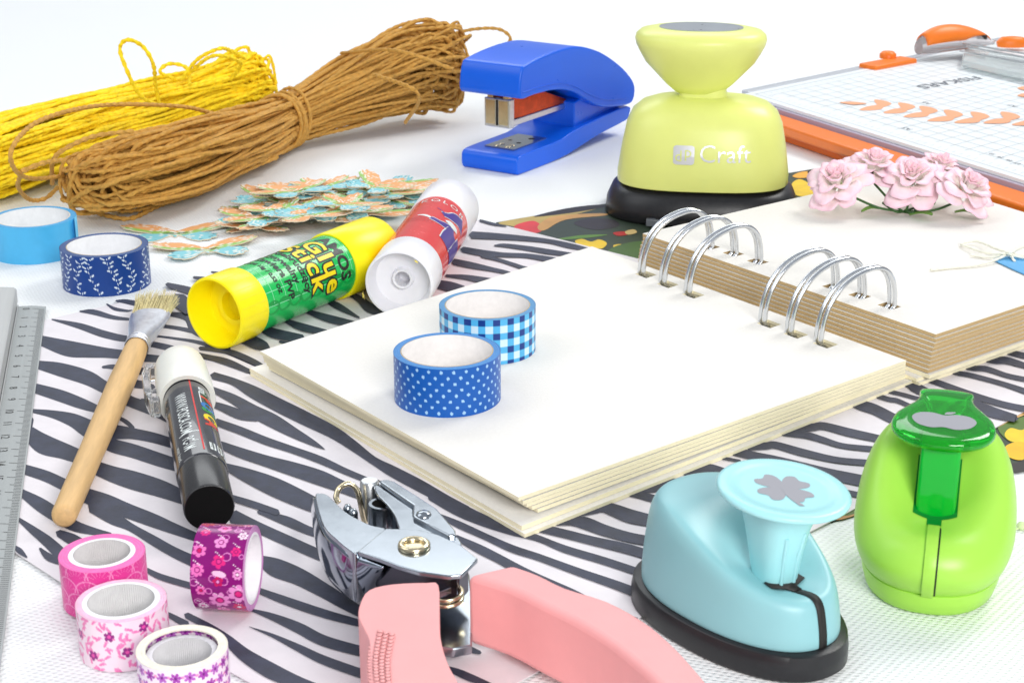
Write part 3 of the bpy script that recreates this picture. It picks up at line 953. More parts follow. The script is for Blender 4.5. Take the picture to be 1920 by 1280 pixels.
# ------------------------------------------------------------------ butterflies
half = [(0, .42), (.12, .5), (.5, .95), (1.05, 1.35), (1.7, 1.5), (2.2, 1.38), (2.35, 1.05), (2.1, .68), (1.6, .38), (1.0, .12), (1.45, -.05), (1.72, -.4), (1.68, -.82), (1.35, -1.12), (.95, -1.15), (.6, -.85), (.35, -.45), (.12, -.3), (0, -.55)]
outl = half + [(-x, y) for x, y in half[-2:0:-1]]
bm_meshes = []
M_bf = mat('butterfly_print', rough=0.6, attr=True)
M_bfe = mat('butterfly_card_edge', C(232, 214, 186), 0.8)
for v in range(4):
    r = np.random.RandomState(40 + v)
    O_ = spline(outl, 5, closed=True)
    O_ = O_ * (1 + 0.035 * np.sin(np.arange(len(O_)) * 1.3))[:, None]
    rings = []
    cols = []
    nr = 16
    for i in range(nr + 1):
        k = max(0.02, i / nr)
        ctr_ = np.array([np.clip(O_[:, 0] * 0.25, -.5, .5) * 1, np.clip(O_[:, 1] * .1, -.05, .12)]).T
        p_ = ctr_ * (1 - k) + O_ * k
        zb_ = 0.05 + 0.10 * (np.abs(p_[:, 0]) / 2.3) ** 2
        rings.append(np.column_stack([p_, zb_]))
        d = p_[:, 1] - 0.33 * np.abs(p_[:, 0]) + 0.08 * np.sin(p_[:, 0] * 4 + v)
        cc = np.zeros((len(p_), 3))
        cc[:] = C(156, 204, 108)
        cc[d > 0.24] = C(243, 176, 116)
        cc[d < -0.26] = C(140, 212, 222)
        cc[(d > 0.16) & (d <= 0.24)] = C(196, 182, 90)
        ns = np.sin(p_[:, 0] * 9 + 3 * np.sin(p_[:, 1] * 5 + v)) * np.sin(p_[:, 1] * 11 + 2 * np.sin(p_[:, 0] * 6 + v))
        cc[ns > 0.5] = C(248, 246, 236)
        dots = (np.abs(k - 0.86) < 0.035) & (np.arange(len(p_)) % 6 < 2) & (p_[:, 1] < 0.2)
        cc[dots] = C(30, 90, 110)
        cols.append(cc)
    mb = MB(); mb.grid(np.array(rings), 0, closed_v=True, cols=np.array(cols), flip=False)
    b_ = rings[-1].copy(); b_[:, 2] -= 0.045
    mb.grid(np.array([rings[-1], b_]), 1, closed_v=True)
    bm_meshes.append(mb)
bfp = []
for v, mb in enumerate(bm_meshes):
    o = mb.build('paper_butterfly', [M_bf, M_bfe], smooth=40)
    bfp.append(o)


def place_bf(o, px, py, z, rz, tx, ty, sc, label, group):
    q = G(px, py, z)
    o.location = q; o.rotation_euler = (tx, ty, rz); o.scale = (sc, sc, 1)
    tag(o, label, 'paper cutout', group)


r = random.Random(77)
GB = 'die cut paper butterflies in the heap'
place_bf(bfp[0], 330, 440, 0.0, 0.12, 0, 0, 1.0, 'single flat orange green and blue paper butterfly nearest the navy tape', 'die cut paper butterflies')
place_bf(bfp[1], 388, 470, 0.08, 0.30, 0, 0, 0.92, 'single paper butterfly lying just above the yellow cap of the green glue stick', 'die cut paper butterflies')
spots = []
for k in range(46):
    u = (k * 0.618) % 1.0
    px = 470 + 285 * u
    yc = 398 - 0.12 * (px - 470)
    py = yc + r.uniform(-34, 34) * (1 - abs(u - .5) * .5)
    z = 0.08 + 0.019 * k * (1 - abs(u - .5) * 0.9)
    spots.append((px, py, z))
spots += [(560, 360, 0.9), (640, 385, 1.25), (575, 405, 1.1), (700, 352, 1.15)]
BFL = {46 + 0: 'paper butterfly lying on the far left top of the butterfly heap', 47: 'topmost paper butterfly in the middle of the heap',
       min(range(46), key=lambda i: spots[i][0]): 'leftmost paper butterfly of the heap, beside the twine', max(range(46), key=lambda i: spots[i][0]): 'rightmost paper butterfly of the heap, by the red glue stick'}
for k, (px, py, z) in enumerate(spots):
    if k < 2:
        o = bfp[2 + k]
    else:
        o = bfp[k % 4].copy(); COL.objects.link(o)
    place_bf(o, px, py, z, r.uniform(-0.9, 0.9) + (math.pi if r.random() < .3 else 0), r.uniform(-.09, .09), r.uniform(-.09, .09), r.uniform(.66, .82),
             BFL.get(k, 'orange green and blue paper butterfly lying in the heap behind the glue sticks'), GB)

# ------------------------------------------------------------------ glue sticks


def cyl_map(R, x0, phi0, dirx=1):
    return lambda tx, ty: (x0 + ty, -(R) * math.sin(phi0 + tx / R), R * math.cos(phi0 + tx / R))


def glue(label, p0, p1, mats, Rb=1.2, Rc=1.27, Lcap=2.2, Lend=1.75, deco=None, hollow='ring'):
    d = (p1 - p0); Lg = d.length
    root = thing('glue_stick', label, 'glue stick', (p0.x, p0.y, 0.08), math.atan2(d.y, d.x))
    zc_ = Rc
    M_a, M_lab, M_b = mats
    n_ = 72
    mb = MB()
    pr = [(0.0, 1.28), (0.50, 1.28), (0.52, 0.98), (0.66, 0.95), (0.68, 1.12), (0.86 * Rc, 1.05), (0.9 * Rc, 0.08), (0.93 * Rc, 0.0), (0.985 * Rc, 0.02), (Rc, 0.09), (Rc, Lend - 0.05), (Rc - 0.02, Lend), (Rb * 0.9, Lend)] if hollow == 'ring' else \
         [(0.0, 1.3), (0.27, 1.3), (0.28, 0.62), (0.36, 0.60), (0.42, 0.84), (0.80 * Rc, 0.7), (0.9 * Rc, 0.08), (0.93 * Rc, 0.0), (0.985 * Rc, 0.02), (Rc, 0.09), (Rc, Lend - 0.05), (Rc - 0.02, Lend), (Rb * 0.9, Lend)]
    R_ = []
    for rr, h in pr:
        R_.append([(h, rr * math.cos(2 * math.pi * i / n_), zc_ + rr * math.sin(2 * math.pi * i / n_)) for i in range(n_)])
    mb.grid(np.array(R_), 0, closed_v=True, flip=False)
    if hollow == 'ring':
        for i in range(24):
            a = 2 * math.pi * i / 24
            c_, s_ = math.cos(a), math.sin(a)
            mb.tube([(x, (Rc - .012) * c_, zc_ + (Rc - .012) * s_) for x in (0.12, .6, 1.2, Lend - .1)], 0.018, 5)
    mb.build('twist_knob', M_a, root, smooth=45)
    mb = MB()
    R_ = [[(h, Rb * math.cos(2 * math.pi * i / n_), zc_ + Rb * math.sin(2 * math.pi * i / n_)) for i in range(n_)] for h in (Lend - 0.02, Lend + 0.5, Lg / 2, Lg - Lcap + .02)]
    mb.grid(np.array(R_), 0, closed_v=True)
    deco(mb, Rb, zc_, Lg, Lend, Lcap)
    mb.build('labelled_tube', M_lab, root, smooth=45)
    mb = MB()
    pr = [(Rb * .9, Lg - Lcap), (Rc - 0.03, Lg - Lcap), (Rc, Lg - Lcap + .04), (Rc, Lg - 0.22), (Rc - .06, Lg - 0.07), (Rc - .2, Lg), (0.0, Lg)]
    n2 = 144
    R_ = []
    for rr, h in pr:
        R_.append([(h, (rr + (0.010 if i % 2 and 0.2 < rr else 0)) * math.cos(2 * math.pi * i / n2), zc_ + (rr + (0.010 if i % 2 and rr > .2 else 0)) * math.sin(2 * math.pi * i / n2)) for i in range(n2)])
    mb.grid(np.array(R_), 0, closed_v=True)
    mb.build('cap', M_b, root, smooth=45)
    return root


def amos(mb, Rb, zc_, Lg, Le, Lc):
    Rt = Rb + 0.006
    f = lambda x0, a0, dr=0.0: (lambda tx, ty: (x0 + ty, -(Rt + dr) * math.sin(a0 + tx / Rt), zc_ + (Rt + dr) * math.cos(a0 + tx / Rt)))
    # fine white grid lines
    for k, x in enumerate(np.arange(Le + 0.35, Lg - Lc - .1, 0.62)):
        mb.grid(np.array([[f(x, -.9)(s, 0), f(x, -.9)(s, 0.025)] for s in np.linspace(0, 2.9, 50)]), 1, flip=True)
    for a in np.arange(-0.55, 1.6, 0.42):
        mb.grid(np.array([[f(x, a)(0, 0), f(x, a)(0.025, 0)] for x in np.linspace(Le + .05, Lg - Lc - .05, 20)]), 1, flip=False)
    for k in range(9):   # darker scallops low on the side
        cx = Le + 0.3 + k * 0.6
        if cx > Lg - Lc - .3: break
        ring = [f(cx, 1.62, 0.002 + .0004 * k)(0.26 * math.cos(t_), 0.34 * math.sin(t_)) for t_ in np.linspace(0, 2 * math.pi, 24, endpoint=False)]
        mb.add(ring, [tuple(range(24))], 4)
    xg = Lg - Lc
    put_text(mb, 'AMOS', f(xg - 0.82, 0.0, .004), 2, size=0.74, bold=0.03, spacing=1.0)
    for (s, x, a, sz) in (('Glue', xg - 1.66, -0.06, 1.12), ('Stick', xg - 2.46, -0.32, 1.10)):
        put_text(mb, s, f(x, a, .006), 2, size=sz, bold=0.095, spacing=1.12)
        put_text(mb, s, f(x, a, .012), 3, size=sz, bold=0.028, spacing=1.12)
    for k, s in enumerate(('Niebrudzący', 'Zmywalny', 'Zawiera PVP')):
        put_text(mb, '• ' + s, f(xg - 2.86 - 0.46 * k, -0.55, .004), 2, size=0.44, bold=0.014)
    put_text(mb, 'AMOS 15g / 0.53 OZ', f(xg - 4.22, -0.45, .004), 2, size=0.24, bold=0.012)


def redlabel(mb, Rb, zc_, Lg, Le, Lc):
    Rt = Rb + 0.006
    f = lambda x0, a0, dr=0.0: (lambda tx, ty: (x0 + ty, -(Rt + dr) * math.sin(a0 + tx / Rt), zc_ + (Rt + dr) * math.cos(a0 + tx / Rt)))
    x1 = Lg - Lc
    put_text(mb, 'KOLOR', f(x1 - 0.75, -0.45, .004), 1, size=0.5, bold=0.0, spacing=1.3)

    def blob(pts, mi, dr):
        q = [f(0, 0, dr)(p_[0], p_[1]) for p_ in spline(pts, 5, closed=True)]
        mb.add(q, [tuple(range(len(q)))], mi)
    # plain purple and white drapes with stars
    def strip(pts, mi, dr):
        S_ = spline(pts, 6)
        T_ = np.gradient(S_[:, :2], axis=0); T_ /= np.linalg.norm(T_, axis=1)[:, None]
        N_ = np.column_stack([-T_[:, 1], T_[:, 0]])
        g = []
        for s_, n__ in zip(S_, N_):
            a_ = s_[:2] - n__ * s_[2] / 2; b_ = s_[:2] + n__ * s_[2] / 2
            g.append([f(0, 0, dr)(a_[0] + (b_[0] - a_[0]) * k, a_[1] + (b_[1] - a_[1]) * k) for k in np.linspace(0, 1, 5)])
        mb.grid(np.array(g), mi, flip=True)
    def both(pts, grow, dr):
        strip([(u, v, w + grow) for u, v, w in pts], 1, dr)
        strip(pts, 2, dr + .002)
    both([(0.62, x1 - 2.0, .34), (0.95, x1 - 1.75, .42), (1.25, x1 - 1.35, .7), (1.65, x1 - 1.15, .9)], .09, .003)      # pointed hood
    both([(0.30, x1 - 3.0, .30), (0.70, x1 - 3.05, .34), (1.05, x1 - 2.9, .5), (1.45, x1 - 2.75, .8)], .09, .007)       # sleeve
    both([(1.30, x1 - 4.35, .6), (1.40, x1 - 3.6, .8), (1.45, x1 - 2.8, .7)], .10, .010)                                 # robe
    both([(1.9, x1 - 4.35, .5), (2.0, x1 - 3.4, .6), (2.0, x1 - 2.4, .5)], .10, .010)
    strip([(0.85, x1 - 2.5, .10), (1.15, x1 - 2.35, .44), (1.5, x1 - 2.2, .26)], 1, .014)
    strip([(-0.25, x1 - 2.75, .08), (0.05, x1 - 2.8, .2), (.35, x1 - 3.0, .14)], 1, .004)
    strip([(0.30, x1 - 1.55, .03), (0.6, x1 - 1.75, .06), (0.9, x1 - 1.9, .12)], 2, .004)
    for (u, v, s_) in ((-0.5, x1 - 3.2, .17), (1.35, x1 - 1.40, .14), (1.62, x1 - 1.2, .13), (1.42, x1 - 3.5, .12), (-.4, x1 - .75, .12), (1.9, x1 - 2.6, .12)):
        q = [f(u, v, .018)((s_ if i % 2 else s_ * .4) * math.cos(i * math.pi / 5), (s_ if i % 2 else s_ * .4) * math.sin(i * math.pi / 5)) for i in range(10)]
        mb.add(q, [tuple(range(10))], 3)
    for k in range(4):
        for j in range(7):
            uu = -0.6 + j * 0.16 + .03 * (k % 2)
            mb.grid(np.array([[f(x1 - 3.55 + 0.16 * k, 0, .004)(uu, 0), f(x1 - 3.55 + .16 * k, 0, .004)(uu, .03)], [f(x1 - 3.55 + .16 * k, 0, .004)(uu + .11, 0), f(x1 - 3.55 + .16 * k, 0, .004)(uu + .11, .03)]]), 4, flip=True)


M_yel = mat('yellow_plastic', C(255, 236, 10, 1.0), 0.33, noise=0.03, nscale=1.5, sss=0.15)
M_green = mat('label_green', C(22, 196, 92, 0.9), 0.25, noise=0.03, nscale=2, coat=0.3)
M_greend = mat('label_green_dark', C(10, 160, 72, 0.9), 0.25)
M_white = mat('white_plastic', C(244, 243, 248, 0.92), 0.35, noise=0.02, nscale=1.5, sss=0.1)
M_ink = mat('black_ink', (0.012, 0.014, 0.016), 0.4)
M_yink = mat('yellow_ink', C(255, 228, 20), 0.35)
M_wink = mat('white_ink', C(240, 246, 244), 0.4)
M_gline = mat('pale_green_line', C(150, 236, 186), 0.4)
M_red = mat('label_red', C(232, 56, 54, 0.9), 0.25, noise=0.04, nscale=2, coat=0.3)
M_pur = mat('purple_ink', C(74, 50, 150), 0.35)
M_redink = mat('dark_red_ink', C(160, 40, 50), 0.4)
g0, g1 = G(401, 589, 1.33), G(684, 475, 1.33)
g1 = g0 + (g1 - g0).normalized() * 9.2
glue('green and yellow glue stick lying on the zebra paper', g0, g1, (M_yel, [M_green, M_gline, M_ink, M_yink, M_greend], M_yel), Lcap=2.9, Lend=1.4, deco=amos)
g0, g1 = G(748, 533, 1.33), G(844, 388, 1.33)
glue('red labelled glue stick with white cap and white base', g0, g1, (M_white, [M_red, M_wink, M_pur, M_yink, M_redink], M_white), Rb=1.22, Rc=1.25, Lcap=2.9, Lend=1.9, deco=redlabel, hollow='cup')

# ------------------------------------------------------------------ paint marker
p0, p1 = G(393, 958, 0.82), G(337, 688, 0.9)
d = p1 - p0
root = thing('paint_marker', 'black barrelled paint marker with white cap and clear clip', 'marker', (p0.x, p0.y, 0.08), math.atan2(d.y, d.x))
M_bar = mat('marker_black', C(56, 56, 62, 0.8), 0.2, noise=0.05, nscale=2, coat=0.5)
M_cap = mat('marker_cap_white', C(248, 247, 238, 0.93), 0.35, sss=0.1, noise=0.01)
M_blk = mat('marker_end_black', (0.003, 0.003, 0.003), 0.75, ior=1.2)
Rm, zc_ = 0.70, 0.82
mb = MB()
mb.lathe([(0, 0.0), (0.56, 0.0), (0.64, 0.03), (0.665, 0.10), (0.67, 2.0)], 64, 0, 'x', (0, 0, zc_))
mb.build('end_cap', [mat('marker_end_gloss', (0.028, 0.028, 0.03), 0.25)], root, smooth=40)
mb = MB()
mb.lathe([(0, -0.012), (0.53, -0.012), (0.63, 0.01)], 64, 0, 'x', (0, 0, zc_))
mb.build('end_disc', M_blk, root, smooth=40)
mb = MB()
mb.lathe([(0.67, 2.0), (0.685, 2.02), (0.70, 2.1), (0.70, 7.7)], 64, 0, 'x', (0, 0, zc_))
fm = lambda x0, a0, dr=0.005: (lambda tx, ty: (x0 - tx, -(Rm + dr) * math.sin(a0 + ty / Rm), zc_ + (Rm + dr) * math.cos(a0 + ty / Rm)))
put_text(mb, 'WWW.POSCA.COM', lambda x, y: fm(6.6, -0.62)(x * .66, y), 1, size=0.50, bold=0.004)
put_text(mb, 'PC-1M', lambda x, y: fm(3.35, -0.62)(x * .6, y), 1, size=0.5, bold=0.006)
put_text(mb, 'uni', fm(7.2, 0.50), 1, size=0.4, bold=0.01)
for k, (ch, mi) in enumerate(zip('POSCA', (2, 3, 4, 5, 2))):
    put_text(mb, ch, fm(6.5 - 0.46 * k, 0.50), mi, size=0.66, bold=0.04)
mb.grid(np.array([[fm(x, 0.12)(0, 0), fm(x, .12)(0, .045)] for x in np.linspace(2.3, 7.6, 10)]), 2, flip=False)
mb.grid(np.array([[fm(x, 0.45)(0, 0), fm(x, .45)(0, .035)] for x in np.linspace(5.9, 6.8, 4)]), 1, flip=False)
mb.grid(np.array([[fm(3.65, -0.75)(0, s), fm(3.60, -.75)(0, s)] for s in np.linspace(0, .6, 10)]), 1)
mb.grid(np.array([[fm(3.0, 0.02)(0, s), fm(2.96, .02)(0, s)] for s in np.linspace(-.14, .0, 4)]), 1)
for k in range(3):
    a0 = 0.42 + 0.34 * k
    mb.grid(np.array([[fm(2.95 - .05, a0)(0, 0), fm(2.95 - .05, a0)(0, .18)], [fm(2.4, a0)(0, 0), fm(2.4, a0)(0, .18)]]), 1, flip=True)
    put_text(mb, 'XYZ', fm(2.85, a0 + .05, .008), 0, size=0.16)
put_text(mb, 'water based', fm(3.15, -0.98), 1, size=0.19)
o = mb.build('barrel', [M_bar, M_wink, mat('red_ink', C(226, 50, 48), .3), mat('blue_ink', C(30, 120, 200), .3), mat('green_ink', C(30, 150, 80), .3), M_yink], root, smooth=40)
Lm = d.length
mb = MB()
mb.lathe([(0.70, 7.6), (0.84, 7.56), (0.865, 7.64), (0.86, 8.8), (0.82, Lm - 0.6), (0.78, Lm - .2), (0.70, Lm + .0), (0.5, Lm + .12), (0, Lm + .14)], 64, 0, 'x', (0, 0, zc_ + .03))
cap = mb.build('cap', M_cap, root, smooth=50)
mb = MB()
side = [(7.0, .86, -.1), (7.0, 1.15, 0), (8.0, 1.28, 0), (9.5, 1.28, 0), (10.3, 1.12, 0), (10.35, .8, 0), (10.0, .8, 0), (9.9, 1.02, 0), (7.4, 1.05, 0), (7.3, .84, 0)]
mb.prism([(x + .1, y) for x, y, _ in side], -0.26, 0.26, fn=lambda x, y, z: (x, y * .96, zc_ + z + 0.05))
mb.box(8.1, 8.4, 0.8, 1.22, zc_ - .12, zc_ + .22); mb.box(7.2, 7.6, 0.80, 1.02, zc_ - .2, zc_ + .3)
mb.build('clip', M_glass, cap, bevel=0.05)

# ------------------------------------------------------------------ brush
p0, p1 = G(119, 980, 0.35), G(297, 560, 0.45)
d = p1 - p0
root = thing('paint_brush', 'flat bristle brush with plain wooden handle', 'brush', (p0.x, p0.y, 0.08), math.atan2(d.y, d.x))
Lb = d.length
Lh = (G(253, 655, .4) - p0).length; Lf = (G(284, 592, .45) - p0).length
M_wood = mat('bare_wood', C(226, 186, 128, 0.9), 0.55, noise=0.14, nscale=1.6, bump=0.05, bscale=10, stretch=(0.35, 3, 3))
mb = MB()
zc_ = 0.42
mb.lathe([(0, 0.0), (0.2, 0.0), (0.30, 0.06), (0.335, 0.2), (0.345, 1.2), (0.36, 4), (0.40, 7.5), (0.42, Lh * .75), (0.39, Lh - .6), (0.35, Lh + .3)], 32, 0, 'x', (0, 0, zc_))
mb.lathe([(0.045, Lh * .36), (0.02, Lh * .36 + .03)], 8, 0, 'x', (0, 0, zc_ + .33))
mb.build('handle', M_wood, root, smooth=50)
M_fer = mat('ferrule_tin', (0.80, 0.81, 0.86), 0.33, 1.0, noise=0.08, nscale=5, bump=0.1, bscale=5)
rings = []
for t in np.linspace(0, 1, 12):
    x = Lh - 0.15 + (Lf - Lh + .15) * t
    s = t * t * (3 - 2 * t)
    a = 0.40 + (0.70 - .40) * s; b = 0.40 + (0.24 - .40) * s
    rings.append([(x, a * math.cos(q_), zc_ + b * math.sin(q_)) for q_ in np.linspace(0, 2 * math.pi, 32, endpoint=False)])
mb = MB(); mb.loft(rings, cap0=False)
for x in (Lh, Lh + .25):
    mb.tube([(x, 0.405 * math.cos(q_), zc_ + .405 * math.sin(q_)) for q_ in np.linspace(0, 2 * math.pi, 32, endpoint=False)], 0.02, 6, closed=True, ref=(1, 0, 0))
mb.build('ferrule', M_fer, root, smooth=60)
mb = MB()
for k in range(420):
    y = rnd.uniform(-.62, .62); z = rnd.uniform(-.17, .17)
    L_ = (Lb - Lf) * rnd.uniform(.8, 1.12)
    sp_ = rnd.uniform(-.12, .12)
    mb.tube([(Lf - .1, y, zc_ + z), (Lf + L_ * .5, y * 1.06 + sp_ * .3, zc_ + z * 1.3), (Lf + L_, y * 1.14 + sp_, zc_ + z * 1.7 + rnd.uniform(-.08, .08))], [0.016, .014, .006], 4, ref=(0, 0, 1))
mb.build('bristles', mat('hog_bristle', C(226, 212, 160, .9), 0.6, noise=.25, nscale=9), root, smooth=60)

# ------------------------------------------------------------------ ruler
pa, pb = G(86, 571, 0.2), G(1, 1231, 0.2)
d = pb - pa
root = thing('metal_ruler', 'grey aluminium ruler with raised grip rail at the left edge', 'ruler', (pa.x, pa.y, 0.08), math.atan2(d.y, d.x))
M_alu = mat('brushed_aluminium', (0.36, 0.38, 0.38), 0.5, 0.25, noise=0.05, nscale=1.2, bump=0.06, bscale=30, stretch=(0.2, 6, 6))
M_alu2 = mat('rail_aluminium', (0.48, 0.49, 0.49), 0.5, 0.2, noise=0.05, nscale=1.2, bump=0.05, bscale=30, stretch=(0.2, 6, 6))
mb = MB()
fnp = lambda x, y, z: (z, x, y)
mb.prism([(-4.0, 0.0), (0.0, 0.0), (0.0, 0.05), (-.5, 0.12), (-4.0, 0.13)], 0, 31, fn=fnp)
for i in range(0, 301):
    x = 0.35 + i * 0.1
    ln = 0.42 if i % 10 == 0 else (0.32 if i % 5 == 0 else 0.2)
    mb.add([(x - .011, -.04, .0605), (x + .011, -.04, .0605), (x + .011, -.04 - ln, .0605 + ln * .14), (x - .011, -.04 - ln, .0605 + ln * .14)], [(0, 1, 2, 3)], 1)
for i in range(0, 30):
    put_text(mb, str(i), lambda tx, ty, i=i: (0.35 + i + tx, -0.80 + ty, 0.128), 1, size=0.36, align='CENTER')
mb.build('scale_plate', [M_alu, mat('engraved_black', (0.03, 0.03, 0.03), 0.6)], root, smooth=30)
mb = MB()
mb.prism([(-1.02, 0.13), (-1.02, 0.62), (-1.12, 0.7), (-1.75, 0.76), (-3.2, 0.76), (-3.2, 0.13)], -0.55, 31.2, fn=fnp)
mb.prism([(-1.0, 0.13), (-.96, .13), (-.96, .2), (-1.0, .2)], 0, 31, fn=fnp)
mb.build('grip_rail', M_alu2, root, bevel=0.04)

# ------------------------------------------------------------------ stapler
q = G(917, 322)
root = thing('stapler', 'blue plastic stapler with its mouth open on white cloth', 'stapler', (q.x, q.y, 0.0), math.radians(57))
fx = lambda x, y, z: (x, z, y)      # outline in XZ, extruded along Y
hw = 1.62


def xz(mb, out, w, mi=0, y0=None):
    mb.prism(out, -w if y0 is None else y0, w, mi, fn=lambda x, y, z: (x, -z, y))


base = spline([(0.05, 0.12), (-.02, .5), (0.1, 0.86), (0.9, 0.95), (3.2, 0.98), (4.2, 1.02), (5.2, 1.2), (7.2, 1.35), (10.8, 1.5), (11.0, 1.0), (10.6, .75), (8.0, .55), (6.0, .28), (4.0, .05), (.5, .02)], 3, closed=True)
mb = MB(); xz(mb, [tuple(p_) for p_ in base], hw)
mb.build('base', M_blue, root, bevel=0.22, seg=4)
mb = MB(); xz(mb, [(5.9, 1.1), (5.9, 2.5), (8.4, 3.0), (10.5, 2.5), (10.6, 1.3)], 1.25)
mb.build('hinge_block', M_blue, root, bevel=0.08)
hd = spline([(0.15, 3.72), (0.05, 4.4), (0.25, 5.1), (0.6, 5.28), (2.2, 5.48), (4.0, 5.55), (5.6, 5.42), (7.6, 4.85), (9.5, 3.95), (10.8, 3.1), (11.35, 2.45), (11.2, 1.75), (10.4, 1.62), (8.0, 1.95), (6.6, 2.5), (5.0, 3.25), (3.4, 3.62), (1.5, 3.72)], 3, closed=True)
mb = MB(); xz(mb, [tuple(p_) for p_ in hd], hw + .12)
mb.build('handle', M_blue, root, bevel=0.3, seg=5)
mb = MB()
for sd in (-1, 1):
    mb.tube(spline([(0.3, sd * 1.73, 4.02), (1.8, sd * 1.74, 4.03), (3.5, sd * 1.74, 3.93), (5.0, sd * 1.74, 3.55), (6.6, sd * 1.74, 2.85), (8.2, sd * 1.74, 2.32), (10.4, sd * 1.74, 2.0)], 5), .035, 6)
mb.build('moulded_lip', M_blue, root, smooth=60)
M_orange_m = mat('copper_magazine', C(206, 78, 26, .9), 0.3, 0.75, noise=0.25, nscale=2.5)
mb = MB(); xz(mb, [(1.1, 2.45), (1.1, 3.5), (2.2, 3.65), (2.7, 3.45), (3.4, 3.55), (6.2, 2.55), (6.3, 2.4), (6.2, 2.2)], .62)
mb.build('magazine', M_orange_m, root, bevel=0.03)
mb = MB(); xz(mb, [(1.0, 2.22), (1.0, 2.42), (6.4, 2.42), (6.4, 2.12), (1.2, 2.1)], .70)
xz(mb, [(0.72, 2.05), (0.72, 3.45), (1.12, 3.45), (1.12, 2.05)], .74)
mb.build('staple_guide', M_steel, root, bevel=0.04)
mb = MB()
xz(mb, [(0.70, 2.15), (0.70, 3.4), (0.73, 3.4), (0.73, 2.15)], .06)
mb.build('slot', M_hole, root)
for s in (-1, 1):
    mb = MB(); mb.box(.8, 1.1, s * .45 - .16, s * .45 + .16, 3.4, 3.95); mb.build('spring_post', M_brass, root, bevel=.02)
    mb = MB(); mb.box(.69, .715, s * .37 - .26, s * .37 + .26, 2.2, 3.35); mb.build('guide_plate', M_brass, root)
mb = MB(); mb.box(.9, 3.9, -.85, .85, .955, 1.03)
for (x, y) in ((1.2, -.3), (1.2, .3), (1.6, -.3), (1.6, .3)):
    mb.lathe([(0, .04), (.12, .03), (.16, -.02)], 14, 2, center=(x, y, 1.03))
for (x, y, rr) in ((3.3, -.35, .16), (2.5, .4, .1), (2.2, -.3, .12)):
    mb.lathe([(0, .008), (rr, .006), (rr, 0)], 16, 1, center=(x, y, 1.031))
mb.build('anvil_plate', [M_chrome, M_hole, M_brass], root, smooth=30)

# ------------------------------------------------------------------ pale yellow punch
cx, cy = 8.43, 71.0
root = thing('craft_punch', 'large pale yellow craft punch on black base with wide push button', 'craft punch', (cx, cy, 0.02), math.radians(-7))
M_py = mat('pale_yellow_plastic', C(240, 246, 142, 0.9), 0.34, noise=0.02, nscale=.8, sss=0.12)
mb = MB()
mb.loft([superring(z, 0, 0, a, b, 2.7, 80) for z, a, b in ((0.0, 4.15, 3.1), (0.12, 4.25, 3.2), (0.6, 4.2, 3.15), (1.1, 3.98, 2.95), (1.35, 3.7, 2.7), (1.42, 3.3, 2.3))])
mb.box(-1.9, -0.6, -3.3, -3.0, 0.15, 0.42)
mb.build('base', M_dark, root, smooth=50)
mb = MB(); mb.box(-2.3, -1.75, -3.42, -3.1, 0.1, 0.4); mb.build('latch', mat('latch_grey', (0.12, 0.13, 0.15), .35), root, bevel=.04)
mb = MB()
mb.loft([superring(z, 0, 0, a, b, n_, 80) for z, a, b, n_ in ((1.45, 3.66, 2.65, 2.9), (1.5, 3.74, 2.74, 2.9), (1.9, 3.74, 2.74, 2.9), (3.0, 3.58, 2.6, 2.8), (4.0, 3.38, 2.35, 2.7), (4.5, 3.15, 2.1, 2.6), (4.85, 2.75, 1.75, 2.5), (5.05, 2.2, 1.3, 2.4), (5.15, 1.5, .85, 2.2))])
bx = mb.build('body', M_py, root, smooth=60)


def on_front(tx, ty, dr=0.022):
    """point on the front of the body at lateral tx, height ty"""
    a = np.interp(ty, [1.5, 1.9, 3.0, 4.0, 4.5], [3.74, 3.74, 3.58, 3.38, 3.15]); b = np.interp(ty, [1.5, 1.9, 3.0, 4.0, 4.5], [2.74, 2.74, 2.6, 2.35, 2.1])
    n_ = 2.8
    return (tx, -b * (1 - min(.99, abs(tx / a)) ** n_) ** (1 / n_) - dr, ty)


mb = MB()
put_text(mb, 'Craft', lambda x, y: on_front(-0.18 + x, 2.78 + y), 0, size=1.05, bold=-0.006, spacing=1.0)
sq = [(x, y) for x, y in [(-1.16, 2.66), (-.46, 2.66), (-.36, 2.76), (-.36, 3.36), (-.46, 3.46), (-1.16, 3.46), (-1.26, 3.36), (-1.26, 2.76)]]
gr_ = []
for y in np.linspace(2.66, 3.46, 17):
    ins = 0.12 - math.sqrt(max(0, .12 ** 2 - max(0, .12 - min(y - 2.66, 3.46 - y)) ** 2))
    gr_.append([on_front(x, y) for x in np.linspace(-1.26 + ins, -.36 - ins, 14)])
mb.grid(np.array(gr_), 0)
put_text(mb, 'd', lambda x, y: on_front(-1.2 + x, 2.80 + y, .036), 1, size=.66)
put_text(mb, 'p', lambda x, y: on_front(-.80 + x, 2.98 + y, .036), 1, size=.66)
mb.build('logo', [mat('silver_print', (0.72, 0.72, 0.74), .3, .4), M_py], bx, smooth=0)
mb = MB(); mb.prism([(-.16, 2.1), (.1, 2.1), (.02, 1.52), (-.03, 1.52)], 0, 1, fn=lambda x, y, z: (x + .1, on_front(x, y)[1] + .03 - .035 * z + (0.02 if y > 2 else 0), y))
mb.build('seam_notch', M_py, bx)
mb = MB()
mb.loft([superring(z, -.12, 0, a, b, 3, 60) for z, a, b in ((4.7, 1.1, .8), (5.2, 1.05, .78), (5.5, 1.0, .75))])
mb.build('neck', M_py, root, smooth=50)
mb = MB()
